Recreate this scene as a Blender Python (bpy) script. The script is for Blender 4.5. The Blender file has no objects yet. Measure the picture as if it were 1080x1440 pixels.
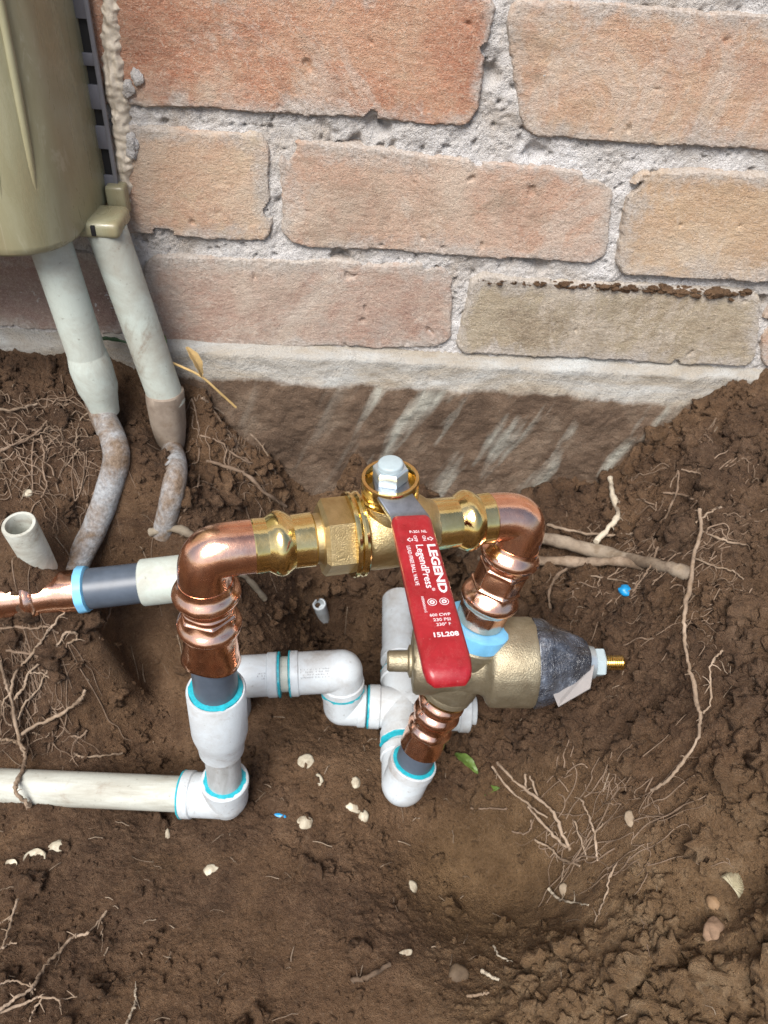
import bpy, bmesh, math, random
import numpy as np
from mathutils import Vector, Matrix, noise as mnoise

random.seed(7); rng = np.random.default_rng(7)
S = bpy.context.scene
COL = S.collection

# ------------------------------------------------------------------ camera, sky, sun, exposure
F_PX = 1081.0                                   # focal length for a 1440 px tall frame
PITCH, YAW, ROLL = math.radians(42.0), -0.066, 0.0852
CAM = np.array([0.0, -0.4618, 0.2678])          # metres; wall face is y = 0, z = 0 the lowest brick joint
def _axes():
    cp, sp = math.cos(PITCH), math.sin(PITCH)
    fw, up, rt = np.array([0, cp, -sp]), np.array([0, sp, cp]), np.array([1.0, 0, 0])
    cy, sy = math.cos(YAW), math.sin(YAW)
    Z = np.array([[cy, -sy, 0], [sy, cy, 0], [0, 0, 1]])
    fw, up, rt = Z @ fw, Z @ up, Z @ rt
    c, s = math.cos(ROLL), math.sin(ROLL)
    return rt * c + up * s, up * c - rt * s, fw
RT, UP, FW = _axes()
cd = bpy.data.cameras.new('camera'); cam = bpy.data.objects.new('camera', cd); COL.objects.link(cam)
cam.matrix_world = Matrix(((RT[0], UP[0], -FW[0], CAM[0]), (RT[1], UP[1], -FW[1], CAM[1]), (RT[2], UP[2], -FW[2], CAM[2]), (0, 0, 0, 1)))
cd.sensor_fit = 'VERTICAL'; cd.sensor_height = 36; cd.sensor_width = 27; cd.lens = 36 * F_PX / 1440
cd.clip_start = 0.01; cd.clip_end = 100
cd.dof.use_dof = True; cd.dof.focus_distance = 0.345; cd.dof.aperture_fstop = 22.0
S.camera = cam

w = bpy.data.worlds.new('World'); S.world = w; w.use_nodes = True
nt = w.node_tree; bg = nt.nodes['Background']
sky = nt.nodes.new('ShaderNodeTexSky'); sky.sky_type = 'NISHITA'; sky.sun_disc = False
SUN_EL, SUN_AZ = math.radians(58), math.radians(205)      # azimuth from +y (wall) clockwise: from behind the camera, to its right
sky.sun_elevation = SUN_EL; sky.sun_rotation = SUN_AZ
sky.air_density = 1.0; sky.dust_density = 3.0; sky.ozone_density = 1.0
nt.links.new(sky.outputs[0], bg.inputs[0]); bg.inputs[1].default_value = 0.09
sl = bpy.data.lights.new('sun', 'SUN'); sl.energy = 3.2; sl.angle = math.radians(34); sl.color = (1.0, 0.965, 0.92)
so = bpy.data.objects.new('sun', sl); COL.objects.link(so)
sd = Vector((-0.24, -0.58, 0.80)).normalized()             # towards the sun
so.rotation_euler = sd.to_track_quat('Z', 'Y').to_euler()
sky.sun_elevation = math.asin(sd.z); sky.sun_rotation = math.atan2(sd.x, sd.y)
S.view_settings.view_transform = 'Standard'; S.view_settings.look = 'None'
S.view_settings.exposure = 0.68; S.view_settings.gamma = 1.0; S.view_settings.use_curve_mapping = False
S.cycles.use_denoising = True; S.cycles.denoiser = 'OPENIMAGEDENOISE'; S.cycles.denoising_prefilter = 'NONE'; S.cycles.max_bounces = 8

# ------------------------------------------------------------------ where a line of sight meets a plane (layout helper)
def _dir(px, py): return FW + RT * (px - 540) / F_PX - UP * (py - 720) / F_PX
def at_d(px, py, d): return Vector(CAM + _dir(px, py) * d)
def at_y(px, py, y): D = _dir(px, py); return Vector(CAM + D * ((y - CAM[1]) / D[1]))
def at_z(px, py, z): D = _dir(px, py); return Vector(CAM + D * ((z - CAM[2]) / D[2]))

# ------------------------------------------------------------------ numpy noise
def _hash(ix, iy, seed):
    h = (ix.astype(np.int64) * 374761393 + iy.astype(np.int64) * 668265263 + seed * 1442695041) & 0xffffffff
    h = ((h ^ (h >> 13)) * 1274126177) & 0xffffffff
    return ((h ^ (h >> 16)) & 0xffffff) / float(0xffffff)
def perlin(x, y, seed=0):
    ix, iy = np.floor(x), np.floor(y); fx, fy = x - ix, y - iy
    u, v = fx * fx * fx * (fx * (fx * 6 - 15) + 10), fy * fy * fy * (fy * (fy * 6 - 15) + 10)
    def g(dx, dy):
        a = _hash(ix + dx, iy + dy, seed) * 2 * np.pi
        return np.cos(a) * (fx - dx) + np.sin(a) * (fy - dy)
    return ((g(0, 0) * (1 - u) + g(1, 0) * u) * (1 - v) + (g(0, 1) * (1 - u) + g(1, 1) * u) * v) * 1.4
def fbm(x, y, octv=4, seed=0, gain=0.5):
    r, a, t = 0, 1.0, 0
    for k in range(octv):
        r = r + a * perlin(x * 2 ** k + 17.3 * k, y * 2 ** k - 9.1 * k, seed + k); t += a; a *= gain
    return r / t
def worley(x, y, seed=0):
    ix, iy = np.floor(x), np.floor(y); best = np.full(x.shape, 9.0); cid = np.zeros(x.shape)
    for dx in (-1, 0, 1):
        for dy in (-1, 0, 1):
            cx, cy = ix + dx, iy + dy
            px, py = cx + _hash(cx, cy, seed), cy + _hash(cx, cy, seed + 91)
            d = (px - x) ** 2 + (py - y) ** 2
            m = d < best; best = np.where(m, d, best); cid = np.where(m, _hash(cx, cy, seed + 33), cid)
    return np.sqrt(best), cid
def sstep(a, b, x):
    t = np.clip((x - a) / (b - a), 0, 1); return t * t * (3 - 2 * t)

# ------------------------------------------------------------------ object helpers
def link_mesh(name, verts, faces, mat, smooth=True, sharp=40):
    me = bpy.data.meshes.new(name)
    if isinstance(verts, np.ndarray) and isinstance(faces, np.ndarray):
        n, k = len(faces), faces.shape[1]
        me.vertices.add(len(verts)); me.vertices.foreach_set('co', verts.astype(np.float32).ravel())
        me.loops.add(n * k); me.loops.foreach_set('vertex_index', faces.astype(np.int32).ravel())
        me.polygons.add(n); me.polygons.foreach_set('loop_start', np.arange(0, n * k, k, dtype=np.int32))
        me.update(calc_edges=True)
    else:
        me.from_pydata([tuple(v) for v in verts], [], faces); me.update()
    me.validate()
    if smooth:
        me.polygons.foreach_set('use_smooth', np.ones(len(me.polygons), dtype=bool))
        if sharp and len(me.polygons) < 60000: me.set_sharp_from_angle(angle=math.radians(sharp))
    if mat: me.materials.append(mat)
    o = bpy.data.objects.new(name, me); COL.objects.link(o)
    return o
def thing(name, label, cat, base, group=None):
    o = bpy.data.objects.new(name, None); COL.objects.link(o); o.location = base; o.empty_display_size = 0.01
    o['label'] = label; o['category'] = cat
    if group: o['group'] = group
    return o
def part(o, parent):                              # verts are in world coordinates
    o.parent = parent
    if parent.type == 'EMPTY': o.location = -Vector(parent.location)
    return o
def tag(o, label, cat, group=None):               # a thing that is a single mesh: origin to its base
    me = o.data; n = len(me.vertices); co = np.empty(n * 3, np.float32); me.vertices.foreach_get('co', co); co = co.reshape(-1, 3)
    b = np.array([co[:, 0].mean(), co[:, 1].mean(), co[:, 2].min()], np.float32)
    me.vertices.foreach_set('co', (co - b).ravel()); o.location = Vector(b.tolist())
    o['label'] = label; o['category'] = cat
    if group: o['group'] = group
    return o
def frame(axis, ref=None):
    a = Vector(axis).normalized()
    r = Vector(ref) if ref is not None else (Vector((0, 0, 1)) if abs(a.z) < 0.9 else Vector((0, 1, 0)))
    u = (r - a * r.dot(a)).normalized(); v = a.cross(u)
    return a, u, v
def lathe(name, origin, axis, prof, mat, seg=72, rf=None, caps=(True, True), ref=None, sharp=35, nz=0, nscale=100, nseed=0):
    o0 = Vector(origin); a, u, v = frame(axis, ref); vs, fs = [], []
    for (s, r) in prof:
        for k in range(seg):
            t = 2 * math.pi * k / seg
            rr = rf(s, t, r) if rf else r
            p = o0 + a * s + (u * math.cos(t) + v * math.sin(t)) * rr
            if nz:
                d = mnoise.noise((p + Vector((nseed, 0, 0))) * nscale) * nz
                p += (u * math.cos(t) + v * math.sin(t)) * d
            vs.append(p)
    n = len(prof)
    for i in range(n - 1):
        for k in range(seg):
            k2 = (k + 1) % seg
            fs.append((i * seg + k, i * seg + k2, (i + 1) * seg + k2, (i + 1) * seg + k))
    if caps[0]: fs.append(tuple(reversed(range(seg))))
    if caps[1]: fs.append(tuple((n - 1) * seg + k for k in range(seg)))
    return link_mesh(name, vs, fs, mat, True, sharp)
def catmull(pts, per=8):
    P = [Vector(p) for p in pts]
    if len(P) < 3: return [P[0].lerp(P[-1], i / per) for i in range(per + 1)]
    P = [P[0] * 2 - P[1]] + P + [P[-1] * 2 - P[-2]]; out = []
    for i in range(1, len(P) - 2):
        p0, p1, p2, p3 = P[i - 1], P[i], P[i + 1], P[i + 2]
        for j in range(per):
            t = j / per
            out.append(0.5 * ((2 * p1) + (p2 - p0) * t + (2 * p0 - 5 * p1 + 4 * p2 - p3) * t * t + (3 * p1 - p0 - 3 * p2 + p3) * t ** 3))
    out.append(P[-2]); return out
def sweep_data(path, rad, seg=24, nz=0, nscale=200, caps=True, base=0):
    P = [Vector(p) for p in path]; n = len(P); vs, fs = [], []
    T = [(P[min(i + 1, n - 1)] - P[max(i - 1, 0)]).normalized() for i in range(n)]
    _, u, v = frame(T[0])
    for i in range(n):
        if i:
            q = T[i - 1].rotation_difference(T[i]); u = (q @ u).normalized()
            u = (u - T[i] * u.dot(T[i])).normalized(); v = T[i].cross(u)
        r = rad(i / (n - 1)) if callable(rad) else rad
        for k in range(seg):
            t = 2 * math.pi * k / seg; d = u * math.cos(t) + v * math.sin(t); p = P[i] + d * r
            if nz: p += d * (mnoise.noise(p * nscale) * nz)
            vs.append(p)
    for i in range(n - 1):
        for k in range(seg):
            k2 = (k + 1) % seg
            fs.append((base + i * seg + k, base + i * seg + k2, base + (i + 1) * seg + k2, base + (i + 1) * seg + k))
    if caps:
        fs.append(tuple(base + k for k in reversed(range(seg)))); fs.append(tuple(base + (n - 1) * seg + k for k in range(seg)))
    return vs, fs
def sweep(name, path, rad, mat, seg=24, nz=0, nscale=200, caps=True, sharp=40):
    vs, fs = sweep_data(path, rad, seg, nz, nscale, caps)
    return link_mesh(name, vs, fs, mat, True, sharp)
def bezier(p0, p1, p2, p3, n=20):
    p0, p1, p2, p3 = map(Vector, (p0, p1, p2, p3)); out = []
    for i in range(n + 1):
        t = i / n; out.append(p0 * (1 - t) ** 3 + p1 * 3 * t * (1 - t) ** 2 + p2 * 3 * t * t * (1 - t) + p3 * t ** 3)
    return out
def box_bm(c, ax, ay, az, hx, hy, hz, bev=0.0008, seg=2):
    bm = bmesh.new(); bmesh.ops.create_cube(bm, size=2)
    if bev:
        for vtx in bm.verts: vtx.co = Vector((vtx.co.x * hx, vtx.co.y * hy, vtx.co.z * hz))
        bmesh.ops.bevel(bm, geom=list(bm.edges), offset=bev, segments=seg, affect='EDGES', profile=0.5)
    else:
        for vtx in bm.verts: vtx.co = Vector((vtx.co.x * hx, vtx.co.y * hy, vtx.co.z * hz))
    c, ax, ay, az = Vector(c), Vector(ax), Vector(ay), Vector(az)
    for vtx in bm.verts: vtx.co = c + ax * vtx.co.x + ay * vtx.co.y + az * vtx.co.z
    return bm
def bm_obj(name, bm, mat, sharp=35):
    bmesh.ops.recalc_face_normals(bm, faces=list(bm.faces))
    me = bpy.data.meshes.new(name); bm.to_mesh(me); bm.free()
    me.polygons.foreach_set('use_smooth', np.ones(len(me.polygons), dtype=bool)); me.set_sharp_from_angle(angle=math.radians(sharp))
    me.materials.append(mat); o = bpy.data.objects.new(name, me); COL.objects.link(o); return o
def grid_faces(nx, ny):
    i = np.arange(nx * ny).reshape(ny, nx)
    return np.stack([i[:-1, :-1].ravel(), i[:-1, 1:].ravel(), i[1:, 1:].ravel(), i[1:, :-1].ravel()], 1)

# ------------------------------------------------------------------ materials
class M:
    def __init__(s, name):
        s.m = bpy.data.materials.new(name); s.m.use_nodes = True; s.t = s.m.node_tree
        s.b = s.t.nodes['Principled BSDF']; s.co = s.n('ShaderNodeTexCoord').outputs['Object']
    def n(s, k): return s.t.nodes.new(k)
    def l(s, a, b): s.t.links.new(a, b)
    def geo(s): s.co = s.n('ShaderNodeNewGeometry').outputs['Position']; return s
    def noise(s, scale, detail=6, rough=0.6, dist=0, vec=None, stretch=None):
        x = s.n('ShaderNodeTexNoise'); x.inputs['Scale'].default_value = scale; x.inputs['Detail'].default_value = detail
        x.inputs['Roughness'].default_value = rough; x.inputs['Distortion'].default_value = dist
        src = vec or s.co
        if stretch:
            mp = s.n('ShaderNodeMapping'); mp.inputs['Scale'].default_value = stretch; s.l(src, mp.inputs[0]); src = mp.outputs[0]
        s.l(src, x.inputs['Vector']); return x.outputs['Fac']
    def vor(s, scale, feature='F1'):
        x = s.n('ShaderNodeTexVoronoi'); x.feature = feature; x.inputs['Scale'].default_value = scale; s.l(s.co, x.inputs['Vector']); return x.outputs['Distance']
    def ramp(s, fac, stops, interp='LINEAR'):
        r = s.n('ShaderNodeValToRGB'); r.color_ramp.interpolation = interp; e = r.color_ramp.elements
        while len(e) < len(stops): e.new(0.5)
        for el, (p, c) in zip(e, stops):
            el.position = p; el.color = (c, c, c, 1) if not isinstance(c, (tuple, list)) else (*c[:3], 1)
        s.l(fac, r.inputs[0]); return r.outputs[0]
    def mix(s, fac, a, b, mode='MIX'):
        x = s.n('ShaderNodeMix'); x.data_type = 'RGBA'; x.blend_type = mode
        for inp, val in ((x.inputs[0], fac), (x.inputs[6], a), (x.inputs[7], b)):
            if hasattr(val, 'is_output'): s.l(val, inp)
            elif isinstance(val, (int, float)) and inp == x.inputs[0]: inp.default_value = val
            else: inp.default_value = (*val[:3], 1) if not isinstance(val, (int, float)) else (val, val, val, 1)
        return x.outputs[2]
    def math(s, op, a, b=0.0):
        x = s.n('ShaderNodeMath'); x.operation = op
        for inp, val in ((x.inputs[0], a), (x.inputs[1], b)):
            if hasattr(val, 'is_output'): s.l(val, inp)
            else: inp.default_value = val
        return x.outputs[0]
    def set(s, **k):
        for key, val in k.items():
            key = {'color': 'Base Color', 'rough': 'Roughness', 'metal': 'Metallic', 'coat': 'Coat Weight', 'trans': 'Transmission Weight', 'alpha': 'Alpha', 'sss': 'Subsurface Weight', 'spec': 'Specular IOR Level', 'coatr': 'Coat Roughness'}[key]
            inp = s.b.inputs[key]
            if hasattr(val, 'is_output'): s.l(val, inp)
            elif isinstance(val, (tuple, list)): inp.default_value = (*val[:3], 1)
            else: inp.default_value = val
        return s
    def bump(s, h, strength=0.5, dist=0.001):
        x = s.n('ShaderNodeBump'); x.inputs['Strength'].default_value = strength; x.inputs['Distance'].default_value = dist
        s.l(h, x.inputs['Height']); s.l(x.outputs[0], s.b.inputs['Normal']); return s

def mat_soil():
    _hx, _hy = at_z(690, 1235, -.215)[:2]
    m = M('soil').geo()
    n1 = m.noise(7, 5, 0.6, 0.6); n2 = m.noise(55, 7, 0.7, 0.3); n3 = m.noise(330, 6, 0.75); n4 = m.noise(1500, 4, 0.75)
    c = m.ramp(n1, [(0.34, (0.082, 0.041, 0.020)), (0.47, (0.135, 0.072, 0.035)), (0.54, (0.210, 0.116, 0.054)), (0.68, (0.280, 0.165, 0.082))])
    c2 = m.ramp(n2, [(0.32, (0.038, 0.019, 0.010)), (0.50, (0.128, 0.071, 0.039)), (0.66, (0.265, 0.163, 0.096)), (0.8, (0.38, 0.26, 0.165))])
    c = m.mix(0.5, c, c2)
    sep = m.n('ShaderNodeSeparateXYZ'); m.l(m.co, sep.inputs[0])
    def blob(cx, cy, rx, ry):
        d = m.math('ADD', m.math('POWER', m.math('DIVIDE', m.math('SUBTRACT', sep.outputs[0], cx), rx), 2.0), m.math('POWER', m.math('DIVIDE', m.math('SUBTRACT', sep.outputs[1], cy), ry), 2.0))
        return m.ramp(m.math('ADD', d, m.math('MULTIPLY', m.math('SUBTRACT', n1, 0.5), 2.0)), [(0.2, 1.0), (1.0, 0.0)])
    pale_soil = m.ramp(n2, [(0.3, (0.15, 0.090, 0.046)), (0.5, (0.30, 0.185, 0.090)), (0.7, (0.44, 0.315, 0.185))])  # paler, yellower soil tone, blended in around the front right
    c = m.mix(m.math('MULTIPLY', blob(.150, -.345, .12, .085), 0.75), c, pale_soil)
    c = m.mix(m.math('MULTIPLY', blob(.270, -.19, .10, .17), 0.15), c, m.ramp(n2, [(0.3, (0.10, 0.066, 0.044)), (0.5, (0.18, 0.128, 0.090)), (0.7, (0.28, 0.21, 0.155))]))
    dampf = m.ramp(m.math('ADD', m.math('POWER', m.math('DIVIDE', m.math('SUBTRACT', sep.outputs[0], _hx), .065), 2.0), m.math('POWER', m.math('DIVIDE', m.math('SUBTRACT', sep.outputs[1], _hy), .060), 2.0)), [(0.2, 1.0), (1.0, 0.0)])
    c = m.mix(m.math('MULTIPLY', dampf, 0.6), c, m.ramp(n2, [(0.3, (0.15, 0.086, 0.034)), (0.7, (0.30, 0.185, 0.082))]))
    c = m.mix(m.math('MULTIPLY', m.ramp(n3, [(0.30, 1.0), (0.46, 0.0)]), 0.55), c, (0.022, 0.014, 0.009))
    c = m.mix(m.math('MULTIPLY', m.ramp(n3, [(0.56, 0.0), (0.70, 1.0)]), 0.55), c, (0.25, 0.175, 0.115))
    c = m.mix(m.math('MULTIPLY', m.ramp(n4, [(0.62, 0.0), (0.70, 1.0)]), 0.6), c, (0.36, 0.28, 0.20))
    c = m.mix(m.math('MULTIPLY', m.ramp(n4, [(0.28, 1.0), (0.38, 0.0)]), 0.5), c, (0.018, 0.011, 0.007))
    n5 = m.noise(780, 5, 0.8)
    c = m.mix(m.math('MULTIPLY', m.ramp(n5, [(0.34, 1.0), (0.46, 0.0)]), 0.45), c, (0.026, 0.014, 0.008))
    c = m.mix(m.math('MULTIPLY', m.ramp(n5, [(0.55, 0.0), (0.66, 1.0)]), 0.5), c, (0.33, 0.235, 0.155))
    m.set(color=c, rough=m.ramp(n2, [(0.3, 0.55), (0.7, 0.95)]), spec=0.35)
    h = m.math('ADD', m.math('MULTIPLY', n3, 1.3), m.math('ADD', m.math('MULTIPLY', n5, 0.8), m.math('MULTIPLY', n4, 0.45))); m.bump(h, 1.0, 0.0034); return m.m
def mat_brick(name, c1, c2, c3, stain, amt=0.35, seed=0.0):
    m = M(name).geo()
    mp = m.n('ShaderNodeMapping'); mp.inputs['Location'].default_value = (seed, seed * 1.7, seed * 0.6); m.l(m.co, mp.inputs[0]); m.co = mp.outputs[0]
    n1 = m.noise(16, 6, 0.65, 0.6); n2 = m.noise(75, 7, 0.72, 0.3, stretch=(1, 1, 1.6)); n3 = m.noise(650, 5, 0.75); n4 = m.noise(24, 7, 0.72, 0.2); n5 = m.noise(1900, 3, 0.7); n6 = m.noise(38, 6, 0.7, 0.4)
    c = m.ramp(n1, [(0.28, c1), (0.5, c2), (0.72, c3)])
    c = m.mix(m.math('MULTIPLY', m.ramp(n2, [(0.45, 0.0), (0.68, 1.0)]), 0.55), c, c3)
    c = m.mix(m.math('MULTIPLY', m.ramp(n4, [(0.50, 0.0), (0.66, 1.0)]), amt), c, stain)
    c = m.mix(m.math('MULTIPLY', m.ramp(n2, [(0.24, 1.0), (0.40, 0.0)]), 0.35), c, tuple(x * 0.55 for x in c1))
    c = m.mix(m.math('MULTIPLY', m.ramp(n3, [(0.54, 0.0), (0.66, 1.0)]), 0.6), c, (0.68, 0.56, 0.45))
    c = m.mix(m.math('MULTIPLY', m.ramp(n3, [(0.30, 1.0), (0.42, 0.0)]), 0.55), c, (0.17, 0.085, 0.055))
    c = m.mix(m.math('MULTIPLY', m.ramp(n5, [(0.60, 0.0), (0.66, 1.0)]), 0.65), c, (0.78, 0.70, 0.60))
    c = m.mix(m.math('MULTIPLY', m.ramp(n5, [(0.32, 1.0), (0.38, 0.0)]), 0.5), c, (0.16, 0.09, 0.06))
    c = m.mix(m.math('MULTIPLY', m.ramp(m.noise(9, 6, 0.7, 0.8), [(0.50, 0.0), (0.66, 1.0)]), 0.5), c, (0.62, 0.55, 0.46))
    c = m.mix(m.math('MULTIPLY', m.ramp(m.noise(13, 8, 0.75, 1.2), [(0.60, 0.0), (0.70, 1.0)]), 0.55), c, (0.23, 0.17, 0.12))
    c = m.mix(m.math('MULTIPLY', m.ramp(m.noise(6.5, 9, 0.78, 0.9), [(0.53, 0.0), (0.58, 1.0)]), 0.45), c, m.ramp(n3, [(0.35, (0.50, 0.42, 0.35)), (0.6, (0.68, 0.62, 0.55))]))
    c = m.mix(m.math('MULTIPLY', m.ramp(m.noise(8.5, 8, 0.75, 0.5), [(0.40, 1.0), (0.46, 0.0)]), 0.35), c, tuple(x * 0.6 for x in c1))
    fine = m.noise(95, 8, 0.8, 2.5, stretch=(0.35, 1, 2.2))
    c = m.mix(m.math('MULTIPLY', m.ramp(fine, [(0.485, 0.0), (0.50, 1.0), (0.515, 0.0)]), 0.45), c, (0.72, 0.60, 0.48))
    c = m.mix(m.math('MULTIPLY', m.ramp(m.noise(70, 8, 0.8, 2.0), [(0.29, 1.0), (0.36, 0.0)]), 0.5), c, (0.15, 0.09, 0.06))
    # lime and mortar smeared over the arrises
    at = m.n('ShaderNodeAttribute'); at.attribute_name = 'edge'
    ed = m.math('ADD', m.math('MULTIPLY', at.outputs['Fac'], 48), m.math('MULTIPLY', m.math('SUBTRACT', n6, 0.5), 2.6))
    c = m.mix(m.math('MULTIPLY', m.ramp(ed, [(0.0, 1.0), (0.5, 0.0)]), 0.8), c, m.ramp(n3, [(0.35, (0.36, 0.31, 0.26)), (0.6, (0.60, 0.56, 0.52))]))
    m.set(color=c, rough=0.92, spec=0.2)
    scr = m.noise(210, 6, 0.75, 0.8, stretch=(0.7, 1, 1.5))
    m.bump(m.math('ADD', m.math('ADD', m.math('MULTIPLY', scr, 1.0), m.math('MULTIPLY', n3, 0.9)), m.math('MULTIPLY', n5, 0.5)), 1.0, 0.0014); return m.m
def mat_mortar():
    m = M('mortar').geo()
    n1 = m.noise(22, 5, 0.65, 0.3); n2 = m.noise(520, 4, 0.75); n3 = m.noise(1100, 3, 0.7)
    c = m.ramp(n1, [(0.3, (0.50, 0.43, 0.36)), (0.46, (0.66, 0.63, 0.60)), (0.7, (0.80, 0.79, 0.79))])
    c = m.mix(m.math('MULTIPLY', m.ramp(n2, [(0.32, 1.0), (0.42, 0.0)]), 0.6), c, (0.17, 0.14, 0.12))
    c = m.mix(m.math('MULTIPLY', m.ramp(n3, [(0.58, 0.0), (0.68, 1.0)]), 0.7), c, (0.80, 0.77, 0.76))
    m.set(color=c, rough=0.95, spec=0.2); m.bump(m.math('ADD', n2, m.math('MULTIPLY', n3, 0.8)), 1.0, 0.0024); return m.m
def mat_concrete():
    m = M('stained_concrete').geo()
    sep = m.n('ShaderNodeSeparateXYZ'); m.l(m.co, sep.inputs[0])
    n1 = m.noise(28, 6, 0.65, 0.4); n2 = m.noise(240, 5, 0.7)
    rim = m.ramp(m.noise(20, 7, 0.7, 0.6, stretch=(0.5, 1, 2.2)), [(0.30, (0.22, 0.17, 0.12)), (0.42, (0.42, 0.37, 0.30)), (0.54, (0.46, 0.44, 0.40)), (0.72, (0.58, 0.60, 0.59))])
    mud = m.ramp(n1, [(0.3, (0.085, 0.056, 0.038)), (0.5, (0.15, 0.102, 0.070)), (0.7, (0.24, 0.18, 0.13))])
    # dried soil sticks to the face below the old ground line; scraped stripes show pale concrete
    zz = m.math('ADD', sep.outputs[2], m.math('MULTIPLY', m.math('SUBTRACT', n1, 0.5), 0.02))
    line = m.ramp(m.math('MULTIPLY', m.math('ADD', zz, 0.06), 10), [(0.34, 1.0), (0.38, 0.0)])
    c = m.mix(line, rim, mud)
    vx = m.n('ShaderNodeCombineXYZ'); m.l(m.math('MULTIPLY', m.math('ADD', sep.outputs[0], m.math('MULTIPLY', sep.outputs[2], -0.42)), 46), vx.inputs[0]); m.l(m.math('MULTIPLY', sep.outputs[2], 11), vx.inputs[1])
    st = m.noise(1.0, 3, 0.55, 0.2, vec=vx.outputs[0])
    stripe = m.math('MULTIPLY', m.ramp(st, [(0.55, 0.0), (0.68, 1.0)]), m.ramp(sep.outputs[0], [(0.0, 0.25), (0.02, 1.0)]))
    c = m.mix(m.math('MULTIPLY', m.math('MULTIPLY', stripe, line), 0.75), c, (0.46, 0.46, 0.40))
    n3 = m.noise(900, 4, 0.75); c = m.mix(m.math('MULTIPLY', m.ramp(n3, [(0.30, 1.0), (0.42, 0.0)]), 0.5), c, (0.06, 0.042, 0.03)); c = m.mix(m.math('MULTIPLY', m.ramp(n3, [(0.60, 0.0), (0.70, 1.0)]), 0.4), c, (0.45, 0.40, 0.33))
    m.set(color=c, rough=0.92, spec=0.2); m.bump(m.math('ADD', m.math('MULTIPLY', n2, 1.5), n3), 0.9, 0.0018); return m.m
def mat_pvc(name, base, dirt, amt=0.4, scale=30, rough=0.35, stretch=None):
    m = M(name).geo(); n1 = m.noise(scale, 6, 0.65, 0.5, stretch=stretch); n2 = m.noise(scale * 9, 4, 0.7)
    c = m.mix(m.math('MULTIPLY', m.ramp(n1, [(0.42, 0.0), (0.72, 1.0)]), amt), base, dirt)
    c = m.mix(m.math('MULTIPLY', m.ramp(n2, [(0.64, 0.0), (0.72, 1.0)]), amt * 0.8), c, tuple(x * 0.45 for x in dirt))
    n3 = m.noise(16, 9, 0.78, 0.6); n4 = m.noise(260, 5, 0.8)
    smear = m.math('MULTIPLY', m.ramp(n3, [(0.54, 0.0), (0.64, 1.0)]), m.ramp(n4, [(0.35, 0.2), (0.6, 1.0)]))
    c = m.mix(m.math('MULTIPLY', smear, min(1.0, amt * 1.1)), c, (0.19, 0.13, 0.085))
    c = m.mix(m.math('MULTIPLY', m.ramp(m.noise(130, 6, 0.8, 1.5, stretch=(1, 1, 0.3)), [(0.485, 0.0), (0.50, 1.0), (0.515, 0.0)]), amt * 0.5), c, tuple(x * 0.6 for x in base))
    m.set(color=c, rough=m.ramp(n1, [(0.3, rough), (0.7, min(0.9, rough + 0.3))]), spec=0.5); m.bump(m.math('ADD', n2, m.math('MULTIPLY', smear, 1.5)), 0.14, 0.0006); return m.m
def mat_flat(name, c, rough=0.5, metal=0.0, coat=0.0, nz=0.0, nscale=300, var=0.0):
    m = M(name).geo(); n = m.noise(nscale, 5, 0.65)
    if var: m.set(color=m.mix(m.ramp(n, [(0.35, 0.0), (0.7, 1.0)]), c, tuple(x * (1 - var) for x in c)))
    else: m.set(color=c)
    m.set(rough=rough, metal=metal, coat=coat)
    if nz: m.bump(n, nz, 0.0008)
    return m.m
def mat_copper():
    m = M('copper').geo(); n1 = m.noise(70, 5, 0.65, 0.6); n2 = m.noise(500, 4, 0.7); n3 = m.noise(25, 3, 0.5)
    c = m.ramp(n1, [(0.3, (0.88, 0.46, 0.31)), (0.55, (0.98, 0.59, 0.42)), (0.75, (0.99, 0.69, 0.53))])
    c = m.mix(m.math('MULTIPLY', m.ramp(n2, [(0.6, 0.0), (0.75, 1.0)]), 0.45), c, (0.40, 0.14, 0.08))
    c = m.mix(m.math('MULTIPLY', m.ramp(m.noise(38, 6, 0.7, 0.6), [(0.55, 0.0), (0.72, 1.0)]), 0.45), c, (0.40, 0.17, 0.11))
    m.set(color=c, metal=1.0, rough=m.ramp(m.noise(110, 6, 0.7), [(0.3, 0.10), (0.55, 0.18), (0.75, 0.34)])); m.bump(m.math('ADD', n3, m.math('MULTIPLY', n2, 0.10)), 0.45, 0.0018); return m.m
def mat_brass(cast):
    m = M('cast_brass' if cast else 'polished_brass').geo(); n1 = m.noise(90, 5, 0.65, 0.4); n2 = m.noise(1500 if cast else 600, 3, 0.6)
    c = m.ramp(n1, [(0.3, (0.46, 0.34, 0.16)), (0.6, (0.64, 0.51, 0.27)), (0.8, (0.76, 0.67, 0.42))]) if cast else m.ramp(n1, [(0.3, (0.70, 0.50, 0.18)), (0.6, (0.85, 0.67, 0.31)), (0.8, (0.92, 0.78, 0.46))])
    m.set(color=c, metal=1.0, rough=0.36 if cast else m.ramp(n1, [(0.3, 0.07), (0.6, 0.16), (0.8, 0.30)])); m.bump(n2, 0.55 if cast else 0.12, 0.0006); return m.m
def mat_dirty_brass():
    m = M('weathered_bronze').geo(); n1 = m.noise(60, 6, 0.65, 0.4); n2 = m.noise(1200, 3, 0.6)
    c = m.ramp(n1, [(0.3, (0.23, 0.19, 0.125)), (0.55, (0.37, 0.325, 0.225)), (0.78, (0.54, 0.50, 0.39))])
    m.set(color=c, metal=0.8, rough=0.46); m.bump(n2, 0.5, 0.0006); return m.m
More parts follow.
